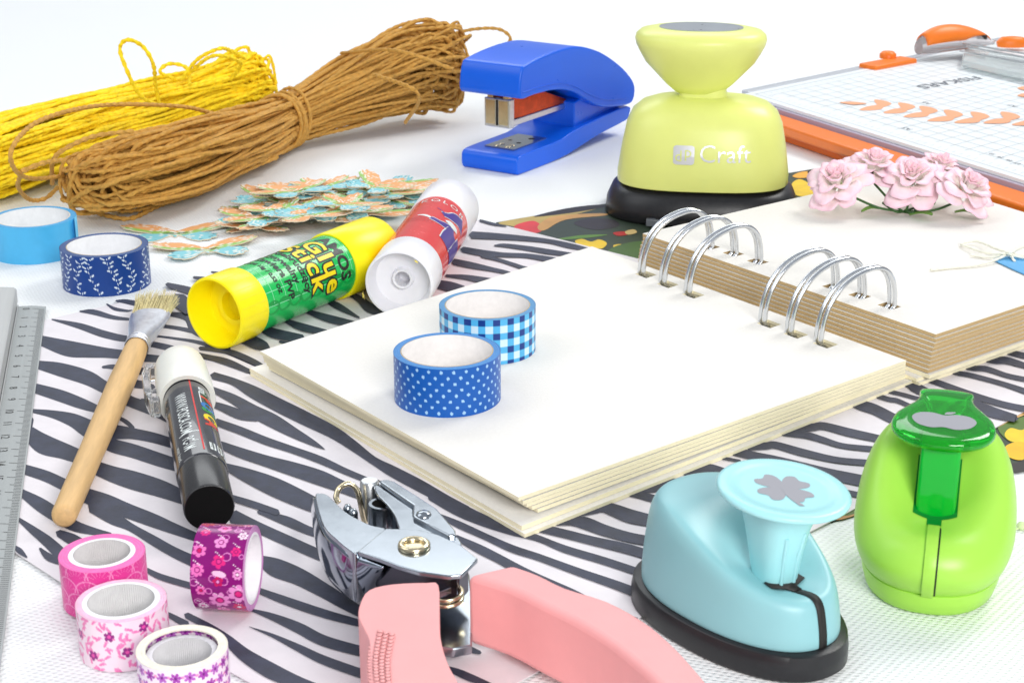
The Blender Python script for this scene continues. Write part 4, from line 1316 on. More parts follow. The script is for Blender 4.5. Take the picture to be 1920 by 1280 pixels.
# push button: an upturned shell, wide oval on top
mb.loft([superring(5.16 + (z - 5.16) * 1.12, -.3, 0, a, b, n_, 80) for z, a, b, n_ in
         ((5.16, .35, .25, 2), (5.18, .75, .55, 2), (5.3, 1.05, .8, 2), (5.6, 1.45, 1.08, 2), (6.0, 1.88, 1.38, 2), (6.45, 2.36, 1.75, 2), (6.85, 2.62, 2.0, 2), (7.12, 2.77, 2.12, 2.05), (7.35, 2.83, 2.18, 2.1), (7.52, 2.78, 2.12, 2.1), (7.66, 2.6, 1.95, 2.1), (7.74, 2.2, 1.6, 2.1), (7.77, 1.86, 1.3, 2.1))], cap1=True)
bt = mb.build('push_button', M_py, root, smooth=60)
mb = MB(); mb.loft([superring(z, -.3, 0, 1.8, 1.22, 2.1, 60) for z in (8.03, 8.10)])
mb.build('badge', mat('grey_badge', C(176, 182, 190, .8), .3, .3, noise=.1, nscale=1.5), bt, smooth=40)

# ------------------------------------------------------------------ aqua punch and green punch


def punch(name, label, loc, rz, a, b, mats, base_h, ztop, prof, egg=0.12, bs=1.0, foot=(.975, 1.0, 1.0, .985)):
    root = thing(name, label, 'craft punch', loc, rz)
    M_body, M_base, M_slot = mats

    def ring(z, a_, b_, t=None):
        R_ = []
        for i in range(120):
            th = 2 * math.pi * i / 120
            c_, s_ = math.cos(th), math.sin(th)
            x = a_ * math.copysign(abs(c_) ** .88, c_)
            y = b_ * math.copysign(abs(s_) ** .88, s_) * (1 - egg * x / a)
            zz_ = z if t is None else base_h + t * (ztop(x / a, y / b) - base_h)
            R_.append((x, y, zz_))
        return R_
    mb = MB()
    mb.loft([ring(z, a * s, b * s) for z, s in ((0, foot[0] * bs), (0.07, foot[1] * bs), (base_h * .6, foot[2] * bs), (base_h - .03, foot[3] * bs), (base_h, (foot[3] - .02) * bs), (base_h + .002, .8 * bs))])
    mb.build('base', M_base, root, smooth=50)
    mb = MB()
    fine = spline(prof, 4)
    mb.loft([ring(0, a * s, b * s, t) for t, s in fine], cap0=True)
    o = mb.build('body', M_body, root, smooth=60)

    def strip(smax_t, smin, w0, w1, lift, wtop=None):
        """band lying on the body along its front centre line"""
        pts = [(a * s, base_h + t * (ztop(s, 0) - base_h)) for t, s in fine if s >= smin]
        P = np.array(pts); T = np.gradient(P, axis=0); T /= np.linalg.norm(T, axis=1)[:, None]
        N = np.column_stack([T[:, 1], -T[:, 0]])
        P = P + N * lift
        return [[(x, w0 + (w1 - w0) * k, z) for k in np.linspace(0, 1, 3)] for x, z in P]
    return root, o, strip


# aqua: local +X points to the front (slit side)
M_aq = mat('aqua_plastic', C(150, 204, 210, 0.86), 0.38, noise=0.02, nscale=1, sss=0.12)
M_aq2 = mat('aqua_button', C(172, 232, 236, 0.88), 0.3, sss=0.15)
sm = lambda t: max(0, min(1, t)) ** 2 * (3 - 2 * max(0, min(1, t)))


def top_aq(u, v):
    h = 2.95 - 1.0 * sm((u + .55) / 1.4)
    dish = 0.60 * math.exp(-((u - .30) / .46) ** 2 - (v / .5) ** 2) * sm((u + .5) / .5)
    return h - dish


prof_aq = [(0.0, .955), (0.03, .975), (.25, .97), (.5, .95), (.72, .925), (.86, .895), (.95, .85), (.99, .79), (1.0, .70), (1.0, .55), (1.0, .35), (1.0, .15), (1.0, .02)]
AQ = (5.40, 34.35)
root, body, strip = punch('craft_punch', 'aqua lever punch with grey clover on its round button', (AQ[0], AQ[1], 0.03), math.radians(-57), 2.82, 1.78, (M_aq, M_dark, M_hole), 0.66, top_aq, prof_aq, egg=0.13, bs=1.07)
mb = MB()
mb.grid(np.array(strip(0, .62, -.11, .11, .012)), 0)
ox, oy = 1.55, 0
mb.add([(x, y, top_aq(x / 2.82, y / 1.78) + .03) for x, y in ((1.30, -.52), (1.58, -.52), (1.64, -.16), (1.86, -.11), (1.86, .11), (1.64, .16), (1.58, .46), (1.30, .46))], [tuple(range(8))])
mb.build('slit', M_hole, body, solid=.02)
mb = MB()
mb.loft([superring(z, c_, 0, a_, b_, 3, 48) for z, c_, a_, b_ in ((1.35, 1.08, .42, .46), (1.8, 1.08, .45, .48), (2.4, 1.06, .54, .56), (3.0, 1.08, .66, .66), (3.6, 1.12, .82, .80))])
for yy in (-.26, .22):
    mb.tube([(1.50, yy * .8, 1.5), (1.54, yy * .8, 2.2), (1.70, yy * 1.1, 3.0)], .055, 8)
st = mb.build('stem', M_aq2, root, smooth=50)
mb = MB()
Rt_ = Matrix.Rotation(math.radians(4), 3, 'Y') @ Matrix.Rotation(math.radians(-3), 3, 'X')
rg = [superring(z, 0, 0, a_ * .955, a_ * .955, 2.0, 80) for z, a_ in ((3.72, .9), (3.80, 1.22), (3.88, 1.46), (3.93, 1.56), (4.00, 1.58), (4.05, 1.54), (4.07, 1.46), (4.065, 1.24), (4.045, 1.19), (4.04, 1.0), (4.04, .4), (4.04, .02))]
BT = Vector((1.20, .0, -.08))
rg = [[tuple(Rt_ @ (Vector(p_) - Vector((0, 0, 4))) + Vector((0, 0, 4)) + BT) for p_ in r_] for r_ in rg]
mb.loft(rg)
bt = mb.build('push_button', M_aq2, root, smooth=60)
mb = MB()   # clover: four heart leaves and a stalk


def clover(mb, fn, s):
    for k in range(4):
        a0 = math.pi / 4 + k * math.pi / 2
        pts = [(0, 0), (.35, .34), (.78, .48), (1.02, .30), (.90, 0.0), (1.02, -.30), (.78, -.48), (.35, -.34)]
        pts = spline(pts, 5, closed=True)
        q = [fn(s * (x * math.cos(a0) - y * math.sin(a0)), s * (x * math.sin(a0) + y * math.cos(a0)), .001 * k) for x, y in pts]
        mb.add(q, [tuple(range(len(q)))])
    S_ = spline([(0, 0), (.1, -.6), (.42, -1.25)], 5)
    mb.grid(np.array([[fn(s * (x - .09), s * y, .005), fn(s * (x + .09), s * y, .005)] for x, y in S_]), 0, flip=True)


ang = math.radians(57)   # undo heading so the clover faces the viewer


def fc(x, y, dz):
    X = x * math.cos(ang) - y * math.sin(ang); Y = x * math.sin(ang) + y * math.cos(ang)
    return tuple(Rt_ @ Vector((X, Y, 0.046 + dz)) + Vector((0, 0, 4)) + BT)


clover(mb, fc, .66)
mb.build('clover_mark', mat('grey_print', C(160, 160, 168, .85), .5), bt, smooth=0)

# green punch
M_gp = mat('lime_plastic', C(172, 228, 84, 0.88), 0.36, noise=0.02, nscale=1, sss=0.12)
M_gt = mat('green_clear_plastic', C(30, 200, 50, 1.0), 0.06, trans=0.75, ior=1.45)
M_gt2 = mat('green_clear_dark', C(0, 215, 60, 1.0), 0.08, trans=0.45, ior=1.45)


def top_gp(u, v):
    h = 3.80 - 1.55 * sm((u + .42) / 1.15)
    dish = 0.75 * math.exp(-((u - .22) / .42) ** 2 - (v / .55) ** 2) * sm((u + .6) / .5)
    return h - dish


prof_gp = [(0.0, .86), (.02, .88), (.15, .945), (.30, .99), (.42, 1.0), (.55, .98), (.68, .935), (.79, .875), (.88, .80), (.94, .72), (.98, .62), (1.0, .50), (1.0, .32), (1.0, .15), (1.0, .02)]
GP = (10.45, 36.75)
root, body, strip = punch('craft_punch', 'lime green egg-shaped punch with see-through green lever and grey apple mark', (GP[0], GP[1], 0.03), math.radians(-106), 2.65, 1.93, (M_gp, M_gp, M_hole), 0.62, top_gp, prof_gp, egg=-0.02, bs=.872, foot=(.905, .94, .99, 1.0))
mb = MB()
for (x0, x1, y0, y1) in ((-.2, .98, -.52, .52), (.98, 1.26, -.17, .17)):
    gx, gy = np.linspace(x0, x1, 12), np.linspace(y0, y1, 10)
    mb.grid(np.array([[(x, y, top_gp(x / 2.65, y / 1.93) + .018) for y in gy] for x in gx]), 0)
mb.build('painted_well', mat('well_shade_green', C(0, 130, 44), .4), body, smooth=30)  # dark green surface patch, painting the shade of a recess round the stem
mb = MB(); mb.grid(np.array(strip(0, .50, -.135, .135, .035)))
mb.build('front_tab', M_gp, body, solid=.06, bevel=.02)
mb = MB(); mb.grid(np.array(strip(0, .50, -.195, -.15, .012)) if False else np.array(strip(0, .50, .15, .185, .012)))
mb.build('tab_gap', M_hole, body, smooth=0)
mb = MB()
mb.box(-.05, .86, -.47, .47, 1.75, 4.0)
o_ = mb.build('lever_stem', M_gt2, root, bevel=.08)
mb = MB()
for yy in (-.24, .24):
    mb.box(.1, .75, yy - .07, yy + .07, 1.8, 3.7)
mb.build('stem_fins', mat('fin_green', C(6, 110, 36), .3), o_, bevel=.03)
mb = MB()
out = [(1.22, 0), (1.12, .55), (.8, 1.0), (.3, 1.22), (-.3, 1.18), (-.8, .95), (-1.2, .74), (-1.6, .64), (-2.0, .62), (-2.12, 0)]
out = out + [(x, -y) for x, y in out[-2:0:-1]]
out = spline(out, 4, closed=True)
rg = []
for z, s in ((4.02, .8), (4.1, .93), (4.2, .99), (4.28, 1.0), (4.36, .97), (4.40, .90), (4.41, .7), (4.41, .3), (4.41, .02)):
    rg.append([(x * s - .25 * (1 - s), y * s, z + 0.0 * x) for x, y in out])
Rg_ = Matrix.Rotation(math.radians(2), 3, 'Y')
rg = [[tuple(Rg_ @ (Vector(p_) - Vector((0, 0, 4.2))) + Vector((0.0, 0, 3.95))) for p_ in r_] for r_ in rg]
mb.loft(rg)
lv = mb.build('lever_pad', M_gt, root, smooth=60)
mb = MB()
ap = spline([(0, .36), (.3, .46), (.62, .38), (.76, .1), (.62, -.26), (.3, -.42), (0, -.34), (-.3, -.42), (-.62, -.26), (-.76, .1), (-.62, .38), (-.3, .46)], 5, closed=True)
fa = lambda x, y: tuple(Rg_ @ Vector((-y * 1.0 + .05, x * 1.0, .218)) + Vector((0.0, 0, 3.95)))
mb.add([fa(x, y) for x, y in ap], [tuple(range(len(ap)))])
lf = spline([(0.0, .42), (.06, .56), (.26, .60), (.16, .46)], 4, closed=True)
mb.add([fa(x, y) for x, y in lf], [tuple(range(len(lf)))])
mb.build('apple_mark', MATS['grey_print'], lv, smooth=0)

# ------------------------------------------------------------------ hole punch pliers
def Qp(x, y):
    return 560 + x / 5.333, 880 + y / 5.333


pl_o = G(800, 1100)
root = thing('hole_punch_pliers', 'chrome hand punch pliers with soft pink handles', 'punch pliers', (pl_o.x, pl_o.y, 0.09))
PO = Vector((root.location.x, root.location.y, 0.05))


def qz(pts, z, conv=Qp, n_=4, smooth_=True):
    if smooth_: pts = [tuple(p_) for p_ in spline(pts, n_, closed=True)]
    out = []
    for x, y in pts:
        px, py = conv(x, y) if conv else (x, y)
        g = G(px, py, z); out.append((g.x - PO.x, g.y - PO.y))
    return out


ident = None
H1 = 1.95
mb = MB()
mb.prism(qz([(168, 290), (215, 268), (290, 285), (390, 380), (480, 460), (600, 530), (730, 590), (870, 628), (760, 720), (590, 862), (500, 830), (380, 730), (270, 620), (210, 480)], H1 - .05), H1 - 1.35, H1 - .05)
mb.build('lower_jaw', M_chrome, root, bevel=.06)
A1 = spline([(168, 290), (190, 400), (212, 490), (272, 622), (380, 732), (500, 832), (592, 864), (720, 930), (850, 990)], 5)
B1 = spline([(168, 330), (178, 560), (196, 740), (222, 900), (300, 1080), (420, 1215), (545, 1300), (740, 1290), (915, 1165)], 5)
rows = []
for (a_, b_) in zip(A1, B1):
    ga, gb = G(*Qp(*a_), H1 - .1) - PO, G(*Qp(*b_), .55) - PO
    row = []
    for t in np.linspace(0, 1, 9):
        q = ga.lerp(gb, t); bul = math.sin(math.pi * t) * .14
        row.append((q.x - bul * .6, q.y - bul * .8, q.z + bul * .25))
    rows.append(row)
mb = MB(); mb.grid(np.array(rows), 0, flip=True)
mb.build('jaw_skirt', mat('reflection_tinted_chrome', (0.30, 0.34, 0.40), .1, 1.0, noise=.1, nscale=1.5), root, smooth=80, solid=.07)  # chrome with its dark blue reflection put into the base colour
mb = MB()
mb.prism(qz([(592, 858), (730, 740), (870, 628), (1000, 632), (1200, 640), (1400, 690), (1620, 790), (1792, 930), (1625, 1092), (1500, 1105), (1200, 1062), (1000, 1002), (800, 925)], H1, n_=2, smooth_=False), H1 - .10, H1 + .02)
mb.build('pivot_plate', M_chrome, root, bevel=.03)
mb = MB()
mb.prism(qz([(700, 860), (900, 680), (1550, 800), (1700, 930), (1600, 1040), (1200, 1000), (880, 930)], H1 - .2, smooth_=False), 0.9, H1 - .2)
mb.build('inner_frame', mat('dark_steel', (0.10, 0.10, 0.12), .25, 1.0), root, bevel=.05)
mb = MB()
mb.prism(qz([(755, 195), (790, 178), (850, 215), (1000, 315), (1148, 412), (1150, 500), (1330, 600), (1500, 690), (1590, 700), (1620, 800), (1300, 740), (1040, 660), (1000, 600), (960, 480), (880, 370), (800, 290)], H1 + .02, n_=2), H1 - .12, H1 + .0)
mb.build('upper_jaw', M_chrome, root, bevel=.03)
mb = MB()
mb.prism(qz([(800, 140), (880, 125), (960, 150), (1180, 290), (1380, 420), (1570, 640), (1572, 680), (1500, 690), (1330, 600), (1150, 505), (1140, 450), (1150, 385), (980, 270), (830, 165)], H1 + .1, smooth_=False), H1 - .9, H1 + .1)
mb.build('cutter_arm', M_chrome, root, bevel=.04)
mb = MB()
mb.prism(qz([(745, 180), (800, 138), (860, 190), (1148, 390), (1148, 440), (900, 290), (800, 210)], H1 - .1, smooth_=False), H1 - .8, H1 - .08)
mb.prism(qz([(1160, 520), (1500, 700), (1490, 740), (1200, 600)], H1 - .3, smooth_=False), H1 - .8, H1 + .03)
mb.build('gap', M_hole, root)
for (x, y, R0, R1, z) in ((1155, 790, .30, .085, H1 + .06),):
    g = G(*Qp(x, y), z)
    mb = MB(); mb.tube([(g.x - PO.x + R0 * math.cos(a), g.y - PO.y + R0 * math.sin(a), z) for a in np.linspace(0, 2 * math.pi, 40, endpoint=False)], R1, 10, closed=True)
    mb.lathe([(R0, z - .01), (0, z - .01)], 24, 0, center=(g.x - PO.x, g.y - PO.y, 0))
    mb.build('eyelet', M_brass, root, smooth=60)
g = G(*Qp(1250, 478), H1 + .12)
mb = MB(); mb.lathe([(.2, H1 + .08), (.17, H1 + .15), (.1, H1 + .19), (0, H1 + .20)], 24, 0, center=(g.x - PO.x, g.y - PO.y, 0)); mb.build('rivet', M_chrome, root, smooth=60)
g = G(*Qp(705, 300), 1.5)
mb = MB(); mb.lathe([(0, 1.95), (.2, 1.95), (.24, 1.9), (.24, .9), (.16, .85), (0, .85)], 24, 0, center=(g.x - PO.x + .02, g.y - PO.y, 0)); mb.build('punch_pin', M_steel, root, smooth=50)
g = G(*Qp(840, 470), 1.5)
mb = MB(); mb.lathe([(.26, 1.78), (.34, 1.78), (.36, 1.7), (.40, .2)], 32, 0, center=(g.x - PO.x, g.y - PO.y, 0)); mb.lathe([(.26, 1.78), (.26, .4), (0, .4)], 32, 1, center=(g.x - PO.x, g.y - PO.y, 0))
mb.build('die_tube', [M_chrome, M_hole], root, smooth=50)
pts = [(400, 345, 1.7), (375, 290, 1.8), (400, 210, 1.95), (460, 165, 2.05), (520, 160, 2.05), (580, 215, 1.9), (615, 330, 1.6), (640, 460, 1.2), (665, 550, .9)]
S_ = spline([tuple(G(*Qp(x, y), z) - PO) for x, y, z in pts], 6)
mb = MB(); mb.tube(S_, .075, 8); mb.build('wire_clip', M_brass, root, smooth=60)
for (x, y) in ((490, 420), (548, 462)):
    g = G(*Qp(x, y), 1.85)
    mb = MB(); mb.lathe([(.11, 1.6), (.11, 1.85), (.06, 1.95), (0, 1.97)], 16, 0, center=(g.x - PO.x, g.y - PO.y, 0)); mb.build('rivet', M_chrome, root, smooth=60)
# coil spring between the handles and lower chrome plate
g = G(838, 1112, 1.3)
mb = MB()
cs = [(g.x - PO.x + .34 * math.cos(a), g.y - PO.y + .34 * math.sin(a), .95 + .15 * a / (2 * math.pi)) for a in np.linspace(0, 2 * math.pi * 2.3, 90)]
mb.tube(cs, .06, 8)
mb.build('coil_spring', M_brass, root, smooth=60)
mb = MB(); mb.prism(qz([(780, 1085), (880, 1080), (885, 1120), (885, 1215), (850, 1222), (800, 1215)], .55, None, smooth_=False), .3, .55)
mb.prism(qz([(780, 1080), (860, 1078), (862, 1100), (800, 1125)], 1.3, None, smooth_=False), 1.1, 1.3)
mb.build('lower_plate', M_chrome, root, bevel=.04)
M_pink = mat('soft_pink_rubber', C(246, 172, 172, 0.9), 0.55, noise=0.03, nscale=1, sss=0.08, bump=.10, bscale=30)
HT = 2.0
far = [(962, 1063), (1010, 1080), (1062, 1105), (1140, 1130), (1208, 1167), (1256, 1206), (1300, 1252), (1350, 1315), (1400, 1400)]
near = [(875, 1083), (950, 1106), (1020, 1140), (1080, 1170), (1135, 1204), (1190, 1248), (1235, 1290), (1280, 1345), (1310, 1420)]
outl_ = spline(near, 3); outf = spline(far, 3)
mb = MB(); mb.prism(qz([tuple(p_) for p_ in outl_] + [tuple(p_) for p_ in outf[::-1]], HT, None, smooth_=False), 0.22, HT)
hr = mb.build('handle_grip', M_pink, root, bevel=.16, seg=4)
lo = [(676, 1136), (692, 1112), (735, 1101), (800, 1098), (822, 1102), (824, 1150), (826, 1200), (838, 1245), (858, 1285), (885, 1340), (915, 1420), (735, 1440), (706, 1340), (695, 1280), (694, 1235), (692, 1205), (680, 1180), (672, 1160)]
mb = MB(); mb.prism(qz(lo, HT, None, n_=3), 0.3, HT)
P_ = spline([(722, 1186), (714, 1235), (716, 1280), (724, 1340), (736, 1400)], 12)
for row in range(4):
    for k in range(30):
        i = k / 29 * (len(P_) - 1); p_ = P_[int(i)] + (P_[min(len(P_) - 1, int(i) + 1)] - P_[int(i)]) * (i % 1)
        zr = HT + (-.02, .05, .06, .06)[row]
        g = G(p_[0] - 20 + row * 11, p_[1] + row * 3, zr)
        mb.lathe([(0.085, -.08), (.076, .025), (.045, .06), (0.004, .07)], 8, 0, center=tuple(g - PO))
hl = mb.build('handle_grip', M_pink, root, bevel=.24, seg=6, smooth=60)

# ------------------------------------------------------------------ paper trimmer
TZ = 1.5
K = G(1396, 176, TZ); A_ = G(1916, 337, TZ); B_ = G(1792, 94, TZ)
root = thing('paper_trimmer', 'white gridded paper trimmer with orange handles and clear arm', 'paper trimmer', (K.x, K.y, 0))
KO = Vector((K.x, K.y, 0))
ua = (A_ - K); va = (B_ - K)
ul, vl = ua.length, va.length
ua.normalize(); va.normalize()


def TP(u, v, z):
    q = K + ua * u + va * v
    return (q.x - KO.x, q.y - KO.y, z)


M_tw = mat('trimmer_white', C(243, 248, 250, .93), .35, noise=.01, nscale=1)
M_tg = mat('trimmer_clear_edge', C(226, 226, 232, .9), .2, trans=0.5, ior=1.3)
M_or = mat('orange_plastic', C(250, 128, 32, .9), .38, noise=.03, nscale=1, sss=.08)
M_gl = mat('grid_line_grey', C(196, 204, 208), .5)
M_leaf = mat('orange_leaf_print', C(250, 176, 132), .5)
UL, VL = ul + 12, vl + 6
mb = MB()
v_ = [TP(0, 0, 1.34), TP(UL, 0, 1.34), TP(UL, VL, 1.34), TP(0, VL, 1.34), TP(0, 0, TZ), TP(UL, 0, TZ), TP(UL, VL, TZ), TP(0, VL, TZ)]
mb.add(v_, [(0, 3, 2, 1), (4, 5, 6, 7), (0, 1, 5, 4), (1, 2, 6, 5), (2, 3, 7, 6), (3, 0, 4, 7)])


def ln(u0, v0, u1, v1, w=0.03, z=TZ + .006, mi=1):
    d_ = Vector((u1 - u0, v1 - v0)); n__ = Vector((-d_.y, d_.x)).normalized() * w
    mb.add([TP(u0 - n__.x, v0 - n__.y, z), TP(u1 - n__.x, v1 - n__.y, z), TP(u1 + n__.x, v1 + n__.y, z), TP(u0 + n__.x, v0 + n__.y, z)], [(0, 1, 2, 3)], mi)


for k in range(0, 26):
    ln(2.2 + k * 1.0, 1.6, 2.2 + k, VL - 3.5, .022)
for k in range(0, 20):
    ln(1.2, 2.0 + k * 1.0, UL, 2.0 + k, .022, TZ + .009)
ln(0.35, .5, UL, .5, .03); ln(.5, .5, .5, VL, .04); ln(1.3, .8, 1.3, VL, .02)
for k in range(60):
    ln(1.5 + .5 * k, .8, 1.5 + .5 * k, 1.1, .015)
    if k < 40: ln(.7, 1 + .5 * k, 1.0, 1 + .5 * k, .015)


def px_on(px, py):      # pixel on board top -> u, v
    g = G(px, py, TZ) - K
    det = ua.x * va.y - ua.y * va.x
    return ((g.x * va.y - g.y * va.x) / det, (ua.x * g.y - ua.y * g.x) / det)


zl = [TZ + .012]


def leafp(pts):
    q = [px_on(x, y) for x, y in spline(pts, 5, closed=True)]
    f_ = tuple(range(len(q)))
    A2 = sum(q[i][0] * q[(i + 1) % len(q)][1] - q[(i + 1) % len(q)][0] * q[i][1] for i in range(len(q)))
    vv = [TP(u, v, zl[0]) for u, v in q]
    mb.add(vv, [f_], 2); zl[0] += .0015


Zt = lambda x, y: (1440 + x / 4, 120 + y / 4)
for i, (x, y, s) in enumerate([(820, 315, 1), (1000, 338, 1), (1160, 368, 1.08), (1345, 398, 1.12), (1545, 412, 1.1), (1770, 415, 1.15), (1990, 430, 1.2), (2200, 445, 1.2)]):
    leafp([Zt(x - 135 * s, y + 30), Zt(x - 60 * s, y + 2), Zt(x + 40 * s, y - 5), Zt(x + 30 * s, y + 25 * s), Zt(x - 60 * s, y + 36)])
    leafp([Zt(x - 20 * s, y - 46 * s), Zt(x + 60 * s, y - 36 * s), Zt(x + 105 * s, y - 12), Zt(x + 30 * s, y + 12), Zt(x - 10, y - 16)])
leafp([Zt(535, 293), Zt(640, 288), Zt(740, 302), Zt(640, 310)])
leafp([Zt(1870, 185), Zt(1960, 170), Zt(2060, 200), Zt(1950, 205)]); leafp([Zt(1870, 240), Zt(1960, 220), Zt(2060, 235), Zt(1950, 255)])
# maker's name, upside down on the board
u0, v0 = px_on(1828, 143); u1, v1 = px_on(1716, 162)
dirv = (Vector((u1 - u0, v1 - v0)));
lt = dirv.length; dirv.normalize(); prp = Vector((-dirv.y, dirv.x))
vs_, fs_ = text_geo('FISKARS', size=1.0, bold=.02, maxlen=5)
wx = max(x for x, y in vs_)
tst = []
for x, y in vs_:
    k_ = lt / wx
    tst.append((u0 + dirv.x * x * k_ + prp.x * y * k_ * .8, v0 + dirv.y * x * k_ + prp.y * y * k_ * .8))
mb.add([TP(u, v, TZ + .014) for u, v in tst], fs_, 3)
# small scale numerals
for k in range(7):
    uu, vv = px_on(1868 - 0 + k * 16, 290 + k * 6)
    vs_, fs_ = text_geo(str(30 - k), size=.5, maxlen=5)
    mb.add([TP(uu - x * .7, vv - y * .7, TZ + .013) for x, y in vs_], fs_, 3)
for (px_, py_, s) in ((1712, 243, 'A5'), (1748, 195, 'A6'), (1910, 200, 'A7')):
    uu, vv = px_on(px_, py_); vs_, fs_ = text_geo(s, size=.55, maxlen=5)
    mb.add([TP(uu - x, vv - y, TZ + .013) for x, y in vs_], fs_, 3)
mb.build('board', [M_tw, M_gl, M_leaf, mat('grid_text_grey', C(120, 126, 134), .5)], root, smooth=0)
mb = MB()   # clear plastic rim under and round the board
mb.prism([TP(-.25, -.25, 0)[:2], TP(UL, -.25, 0)[:2], TP(UL, VL, 0)[:2], TP(-.9, VL, 0)[:2]], .75, 1.33)
mb.build('clear_rim', mat('clear_rim_plastic', C(186, 172, 192, .85), .25), root, bevel=.05)
mb = MB()
mb.prism([TP(-.85, .5, 0)[:2], TP(-.1, .5, 0)[:2], TP(-.1, VL, 0)[:2], TP(-.85, VL, 0)[:2]], 1.0, 1.5)
mb.build('edge_guide', mat('clear_guide', C(228, 232, 238, .9), .2, trans=.35, ior=1.25), root, bevel=.06)
# orange front rail and lifting tab
mb = MB()
mb.prism([TP(0.2, -1.05, 0)[:2], TP(UL, -1.35, 0)[:2], TP(UL, .2, 0)[:2], TP(.2, .2, 0)[:2]], .02, .5)
mb.build('front_rail', M_or, root, bevel=.06)
mb = MB()
mb.prism([TP(2.6, -1.5, 0)[:2], TP(3.2, -1.8, 0)[:2], TP(UL, -2.1, 0)[:2], TP(UL, -.3, 0)[:2], TP(2.6, -.3, 0)[:2]], .55, 1.12)
mb.build('extension_arm', M_or, root, bevel=.14)
mb = MB()
q0, q1 = G(1630, 122, 1.75), G(1708, 108, 1.75)
dd = (q1 - q0).normalized(); nn_ = Vector((-dd.y, dd.x, 0))
pp = [q0 - nn_ * .5, q1 - nn_ * .5, q1 + nn_ * .8, q0 + nn_ * .8]
mb.prism([(p_.x - KO.x, p_.y - KO.y) for p_ in pp], 1.2, 1.75)
mb.build('slide_tab', M_or, root, bevel=.1)
mb = MB(); c_ = G(1665, 103, 1.9); mb.lathe([(.5, 1.7), (.5, 1.95), (.35, 2.1), (0, 2.15)], 24, 0, center=(c_.x - KO.x, c_.y - KO.y, 0)); mb.build('tab_button', M_or, root, smooth=50)
# clear swing arm
mb = MB()
a0, a1 = G(1804, 112, 2.1), G(2060, 168, 2.1)
b0, b1 = G(1810, 78, 2.5), G(2110, 120, 2.5)
mb.prism([(p_.x - KO.x, p_.y - KO.y) for p_ in (a0, a1, b1, b0)], 1.7, 2.1)
mb.build('clear_arm', mat('clear_arm_plastic', C(240, 246, 246, .95), .12, trans=.6, ior=1.3), root, bevel=.1)
mb = MB()
for (x0, y0, x1, y1, z) in ((1806, 82, 1990, 112, 2.5), (1812, 88, 1990, 120, 2.4), (1800, 96, 2000, 132, 2.3)):
    p_, q_ = G(x0, y0, z), G(x1, y1, z)
    mb.tube([tuple(p_ - KO), tuple((p_ + q_) / 2 - KO), tuple(q_ - KO)], .06, 6)
mb.build('blade_rail', M_steel, root)
# blade carriage: clear housing under an orange hood
h0, h1 = G(1722, 92, 2.2), G(1862, 74, 2.4)
dd = (h1 - h0); Lh_ = dd.length; dd.normalize(); nn_ = Vector((-dd.y, dd.x, 0)); 
mb = MB()
rg = []
rg2 = []
for t in np.linspace(0, 1, 22):
    c_ = h0 + dd * Lh_ * t
    hgt = 1.4 * (math.sin(math.pi * min(1, (t * 1.02 + .06))) ** .55) * (1 - .45 * t)
    w_ = 0.85 * (math.sin(math.pi * min(.98, t * .9 + .08)) ** .5)
    rg.append([tuple(c_ - KO + nn_ * w_ * math.cos(a) + Vector((0, 0, hgt * max(0, math.sin(a)) + (.35 * math.sin(a) if math.sin(a) < 0 else 0)))) for a in np.linspace(0, 2 * math.pi, 24, endpoint=False)])
mb.loft(rg)
hs = mb.build('carriage_housing', mat('clear_housing', C(240, 236, 238, .95), .1, trans=.7, ior=1.3), root, smooth=60)
mb = MB()
rg = []
for t in np.linspace(.04, .93, 24):
    c_ = h0 + dd * Lh_ * t
    hgt = 1.4 * (math.sin(math.pi * min(1, (t * 1.02 + .06))) ** .55) * (1 - .45 * t)
    w_ = 0.9 * (math.sin(math.pi * min(.98, t * .9 + .08)) ** .5) * (.8 + .2 * (1 - t))
    row = []
    lo_a = 0.30 if t < .5 else .30 + (t - .5) * 1.6
    for a in np.linspace(-lo_a * 0 + (math.pi if True else 0) - 0.2 , math.pi * 2 - lo_a - math.pi * 0 , 14):
        a2 = math.pi - (a - math.pi + .2) * .93
        row.append(tuple(c_ - KO + nn_ * (w_ + .05) * math.cos(a2) * -1 + Vector((0, 0, (hgt + .08) * max(0.05, math.sin(a2))))))
    rg.append(row)
mb.grid(np.array(rg), 0)
mb.build('hood', M_or, hs, smooth=60, solid=.08)
mb = MB(); c_ = G(1835, 70, 2.6); mb.box(c_.x - KO.x - .35, c_.x - KO.x + .35, c_.y - KO.y - .6, c_.y - KO.y - .2, 2.55, 2.8); mb.build('blade_window', M_hole, hs)
mb = MB(); c_ = G(1898, 76, 2.1)
mb.loft([superring(z, c_.x - KO.x, c_.y - KO.y, a_, a_ * .5, 2, 24) for z, a_ in ((1.7, .9), (2.0, 1.0), (2.3, .7), (2.35, .3))])
mb.build('end_knob', M_or, root, smooth=50)

# ------------------------------------------------------------------ paper roses
M_pet = mat('rose_petal', rough=.6, attr=True, noise=.04, nscale=5, sss=.15, bump=.08, bscale=12)
M_gst = mat('green_stem', C(54, 96, 44), .5)
M_glf = mat('green_leaf_paper', C(112, 158, 62), .55, noise=.15, nscale=3)
bq = G(1693, 404, TOPR)
root = thing('rose_bouquet', 'bunch of five pale pink paper roses with wire stems on the album', 'paper roses', (bq.x, bq.y, TOPR))
BO = Vector(root.location)


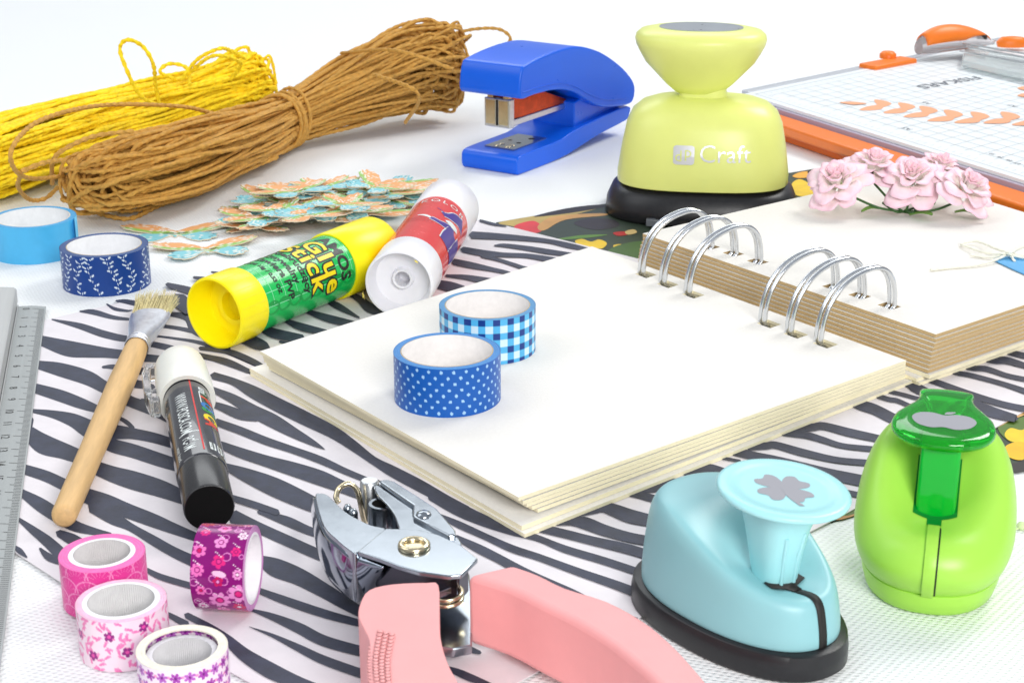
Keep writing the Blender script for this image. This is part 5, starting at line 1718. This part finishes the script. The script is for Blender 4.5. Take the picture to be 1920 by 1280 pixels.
def rose(c, R, face, seed):
    r = np.random.RandomState(seed)
    mb = MB()
    Zr = Vector(face).normalized()
    Xr = Zr.orthogonal().normalized(); Yr = Zr.cross(Xr)
    # (petals, half span in radians, base radius, top radius, height, outward curl)
    layers = [(3, 1.25, .05, .16, .98, .02), (3, 1.1, .12, .28, .95, .08), (4, .95, .18, .44, .90, .16), (5, .80, .22, .66, .76, .26), (5, .74, .24, .95, .42, .34), (5, .66, .22, 1.25, -.02, .22)]
    for li, (n_, span, r0, r1, hh_, curl) in enumerate(layers):
        for k in range(n_):
            a0 = 2 * math.pi * k / n_ + li * 1.1 + r.uniform(-.2, .2)
            sc_, hs_ = r.uniform(.9, 1.12), r.uniform(.88, 1.1)
            ph, p2 = r.uniform(0, 6), r.uniform(0, 6)
            P_ = np.zeros((15, 11, 3)); cc = np.zeros((15, 11, 3))
            for i, u in enumerate(np.linspace(-1, 1, 15)):
                for j, v in enumerate(np.linspace(0, 1, 11)):
                    ve = v * (1 - .30 * abs(u) ** 2.6)
                    a = a0 + u * span * (0.45 + .55 * min(1, ve * 1.6))
                    tip = max(0, ve - .68) / .32
                    rad = r0 + (r1 - r0) * ve ** .8 + curl * tip ** 1.5 + .035 * (1 - abs(u)) * (k % 2)
                    rad += ve * (.06 * math.sin(u * 4 + ph) + .015 * math.sin(u * 11 + p2)) * (1 + li * .2)
                    h_ = hh_ * hs_ * (ve ** .85) - curl * .7 * tip ** 2 + ve * .03 * math.cos(u * 7 + p2)
                    q = Xr * (rad * sc_ * R * math.cos(a)) + Yr * (rad * sc_ * R * math.sin(a)) + Zr * (h_ * R - .12)
                    P_[i, j] = tuple(Vector(c) + q)
                    e_ = min(1, max(0, ve - .5) / .5); e_ = e_ ** 1.3 * .8 + .35 * abs(u) ** 2 * v
                    base_, tipc = np.array(C(255, 249, 240, 1)), np.array(C(255, 196, 222, 1))
                    if li < 3: tipc = np.array(C(252, 178, 206, 1))
                    cc[i, j] = base_ * (1 - e_) + tipc * e_
            mb.grid(P_, 0, cols=cc)
    return mb.build('rose', M_pet, root, smooth=80, solid=.02)


for (px, py, z, R, fc_, sd) in ((1570, 348, 1.15, 1.18, (-.35, -.42, .85), 1), (1637, 318, 1.5, 1.12, (.1, -.2, 1), 2), (1712, 342, 1.25, 1.25, (-.15, -.45, .85), 3), (1762, 322, 1.35, 1.0, (.25, -.2, .95), 4), (1812, 360, 1.05, 1.15, (.4, -.35, .85), 5)):
    g = G(px, py - 6, TOPR + z + .12)
    rose(tuple(g - BO), R * .78, fc_, sd)
kn = Vector((0.0, 0, 0.15))
mb = MB()
for (px, py, z) in ((1590, 365, .8), (1640, 345, 1.0), (1700, 365, .7), (1760, 350, .9), (1800, 375, .5), (1672, 372, .6), (1655, 380, .5), (1720, 385, .4)):
    g = G(px, py, TOPR + z) - BO
    mb.tube(spline([tuple(g), tuple(g * .5 + kn * .5 + Vector((0, -.45, -.05))), tuple(kn)], 6), .05, 6)
mb.build('stems', M_gst, root, smooth=60)


def leaf(pts3, w):
    S_ = spline(pts3, 6); n_ = len(S_)
    T_ = np.gradient(S_, axis=0); N_ = np.cross(T_, (0, 0, 1)); N_ /= np.linalg.norm(N_, axis=1)[:, None] + 1e-9
    g = []
    for i in range(n_):
        ww = w * math.sin(math.pi * (i + .3) / (n_ - .4)) ** .7
        g.append([tuple(S_[i] + N_[i] * ww * k + np.array((0, 0, abs(k) * .08))) for k in (-1, -.5, 0, .5, 1)])
    mb = MB(); mb.grid(np.array(g)); mb.build('leaf', M_glf, root, smooth=60, solid=.015)


for a, b, w in (((1705, 404, .1), (1748, 404, .25), .3), ((1628, 340, .9), (1655, 328, 1.2), .18), ((1745, 365, .4), (1752, 385, .3), .12), ((1790, 399, .15), (1828, 402, .25), .22), ((1615, 398, .2), (1650, 392, .3), .16)):
    g0_ = G(a[0], a[1], TOPR + a[2]) - BO; g1_ = G(b[0], b[1], TOPR + b[2]) - BO
    leaf([tuple(g0_), tuple((g0_ + g1_) / 2 + Vector((0, 0, .08))), tuple(g1_)], w)

# ------------------------------------------------------------------ blue gift tag with string bow
g = G(1890, 490, TOPR)
root = thing('gift_tag', 'small blue card tag with cream string bow at the right edge', 'gift tag', (g.x, g.y, TOPR))
GO = Vector(root.location)
loc = lambda px, py, z: tuple(G(px, py, TOPR + z) - GO)
mb = MB()
mb.prism([loc(x, y, .06)[:2] for x, y in ((1862, 487), (1880, 481), (1950, 484), (2060, 520), (2060, 570), (1935, 520), (1900, 505))], .03, .08)
mb.build('card', mat('sky_blue_card', C(98, 178, 232), .5, noise=.03), root, bevel=.01)
mb = MB()
for pts in ([(1893, 475, .25), (1850, 474, .2), (1815, 463, .15), (1803, 457, .1), (1830, 452, .15), (1865, 465, .25), (1893, 475, .3)],
            [(1893, 475, .3), (1920, 462, .3), (1950, 458, .3), (1950, 480, .2), (1893, 476, .2)],
            [(1893, 475, .2), (1865, 488, .12), (1830, 497, .08), (1780, 502, .06), (1745, 506, .06)], [(1893, 475, .15), (1860, 482, .1), (1820, 478, .08)],
            [(1893, 475, .2), (1899, 485, .15), (1903, 490, .1)], [(1893, 478, .2), (1930, 485, .15), (1960, 488, .1)]):
    mb.tube(spline([loc(*p_) for p_ in pts], 8), .05, 6, lobes=2, pitch=.3, amp=.2)
mb.lathe([(0, -.1), (.13, 0), (0, .1)], 10, 0, center=loc(1893, 476, .25))
mb.build('string_bow', mat('cream_string', C(246, 244, 228, .93), .7), root, smooth=60)

# ------------------------------------------------------------------ scrap at the right edge
g = G(1916, 984, 0.12)
root = thing('paper_scrap', 'tiny pale green scrap on the cloth at the right edge of the picture', 'scrap', (g.x, g.y, 0))
mb = MB(); mb.lathe([(0, 0.0), (.1, .02), (.14, .1), (.1, .18), (0, .21)], 16, 0)
mb.tube([(-.02, 0, .05), (-.16, -.06, .04), (-.3, -.04, .05)], .03, 6)
mb.build('scrap', mat('pale_green_scrap', C(214, 232, 176, .9), .6), root, smooth=60)
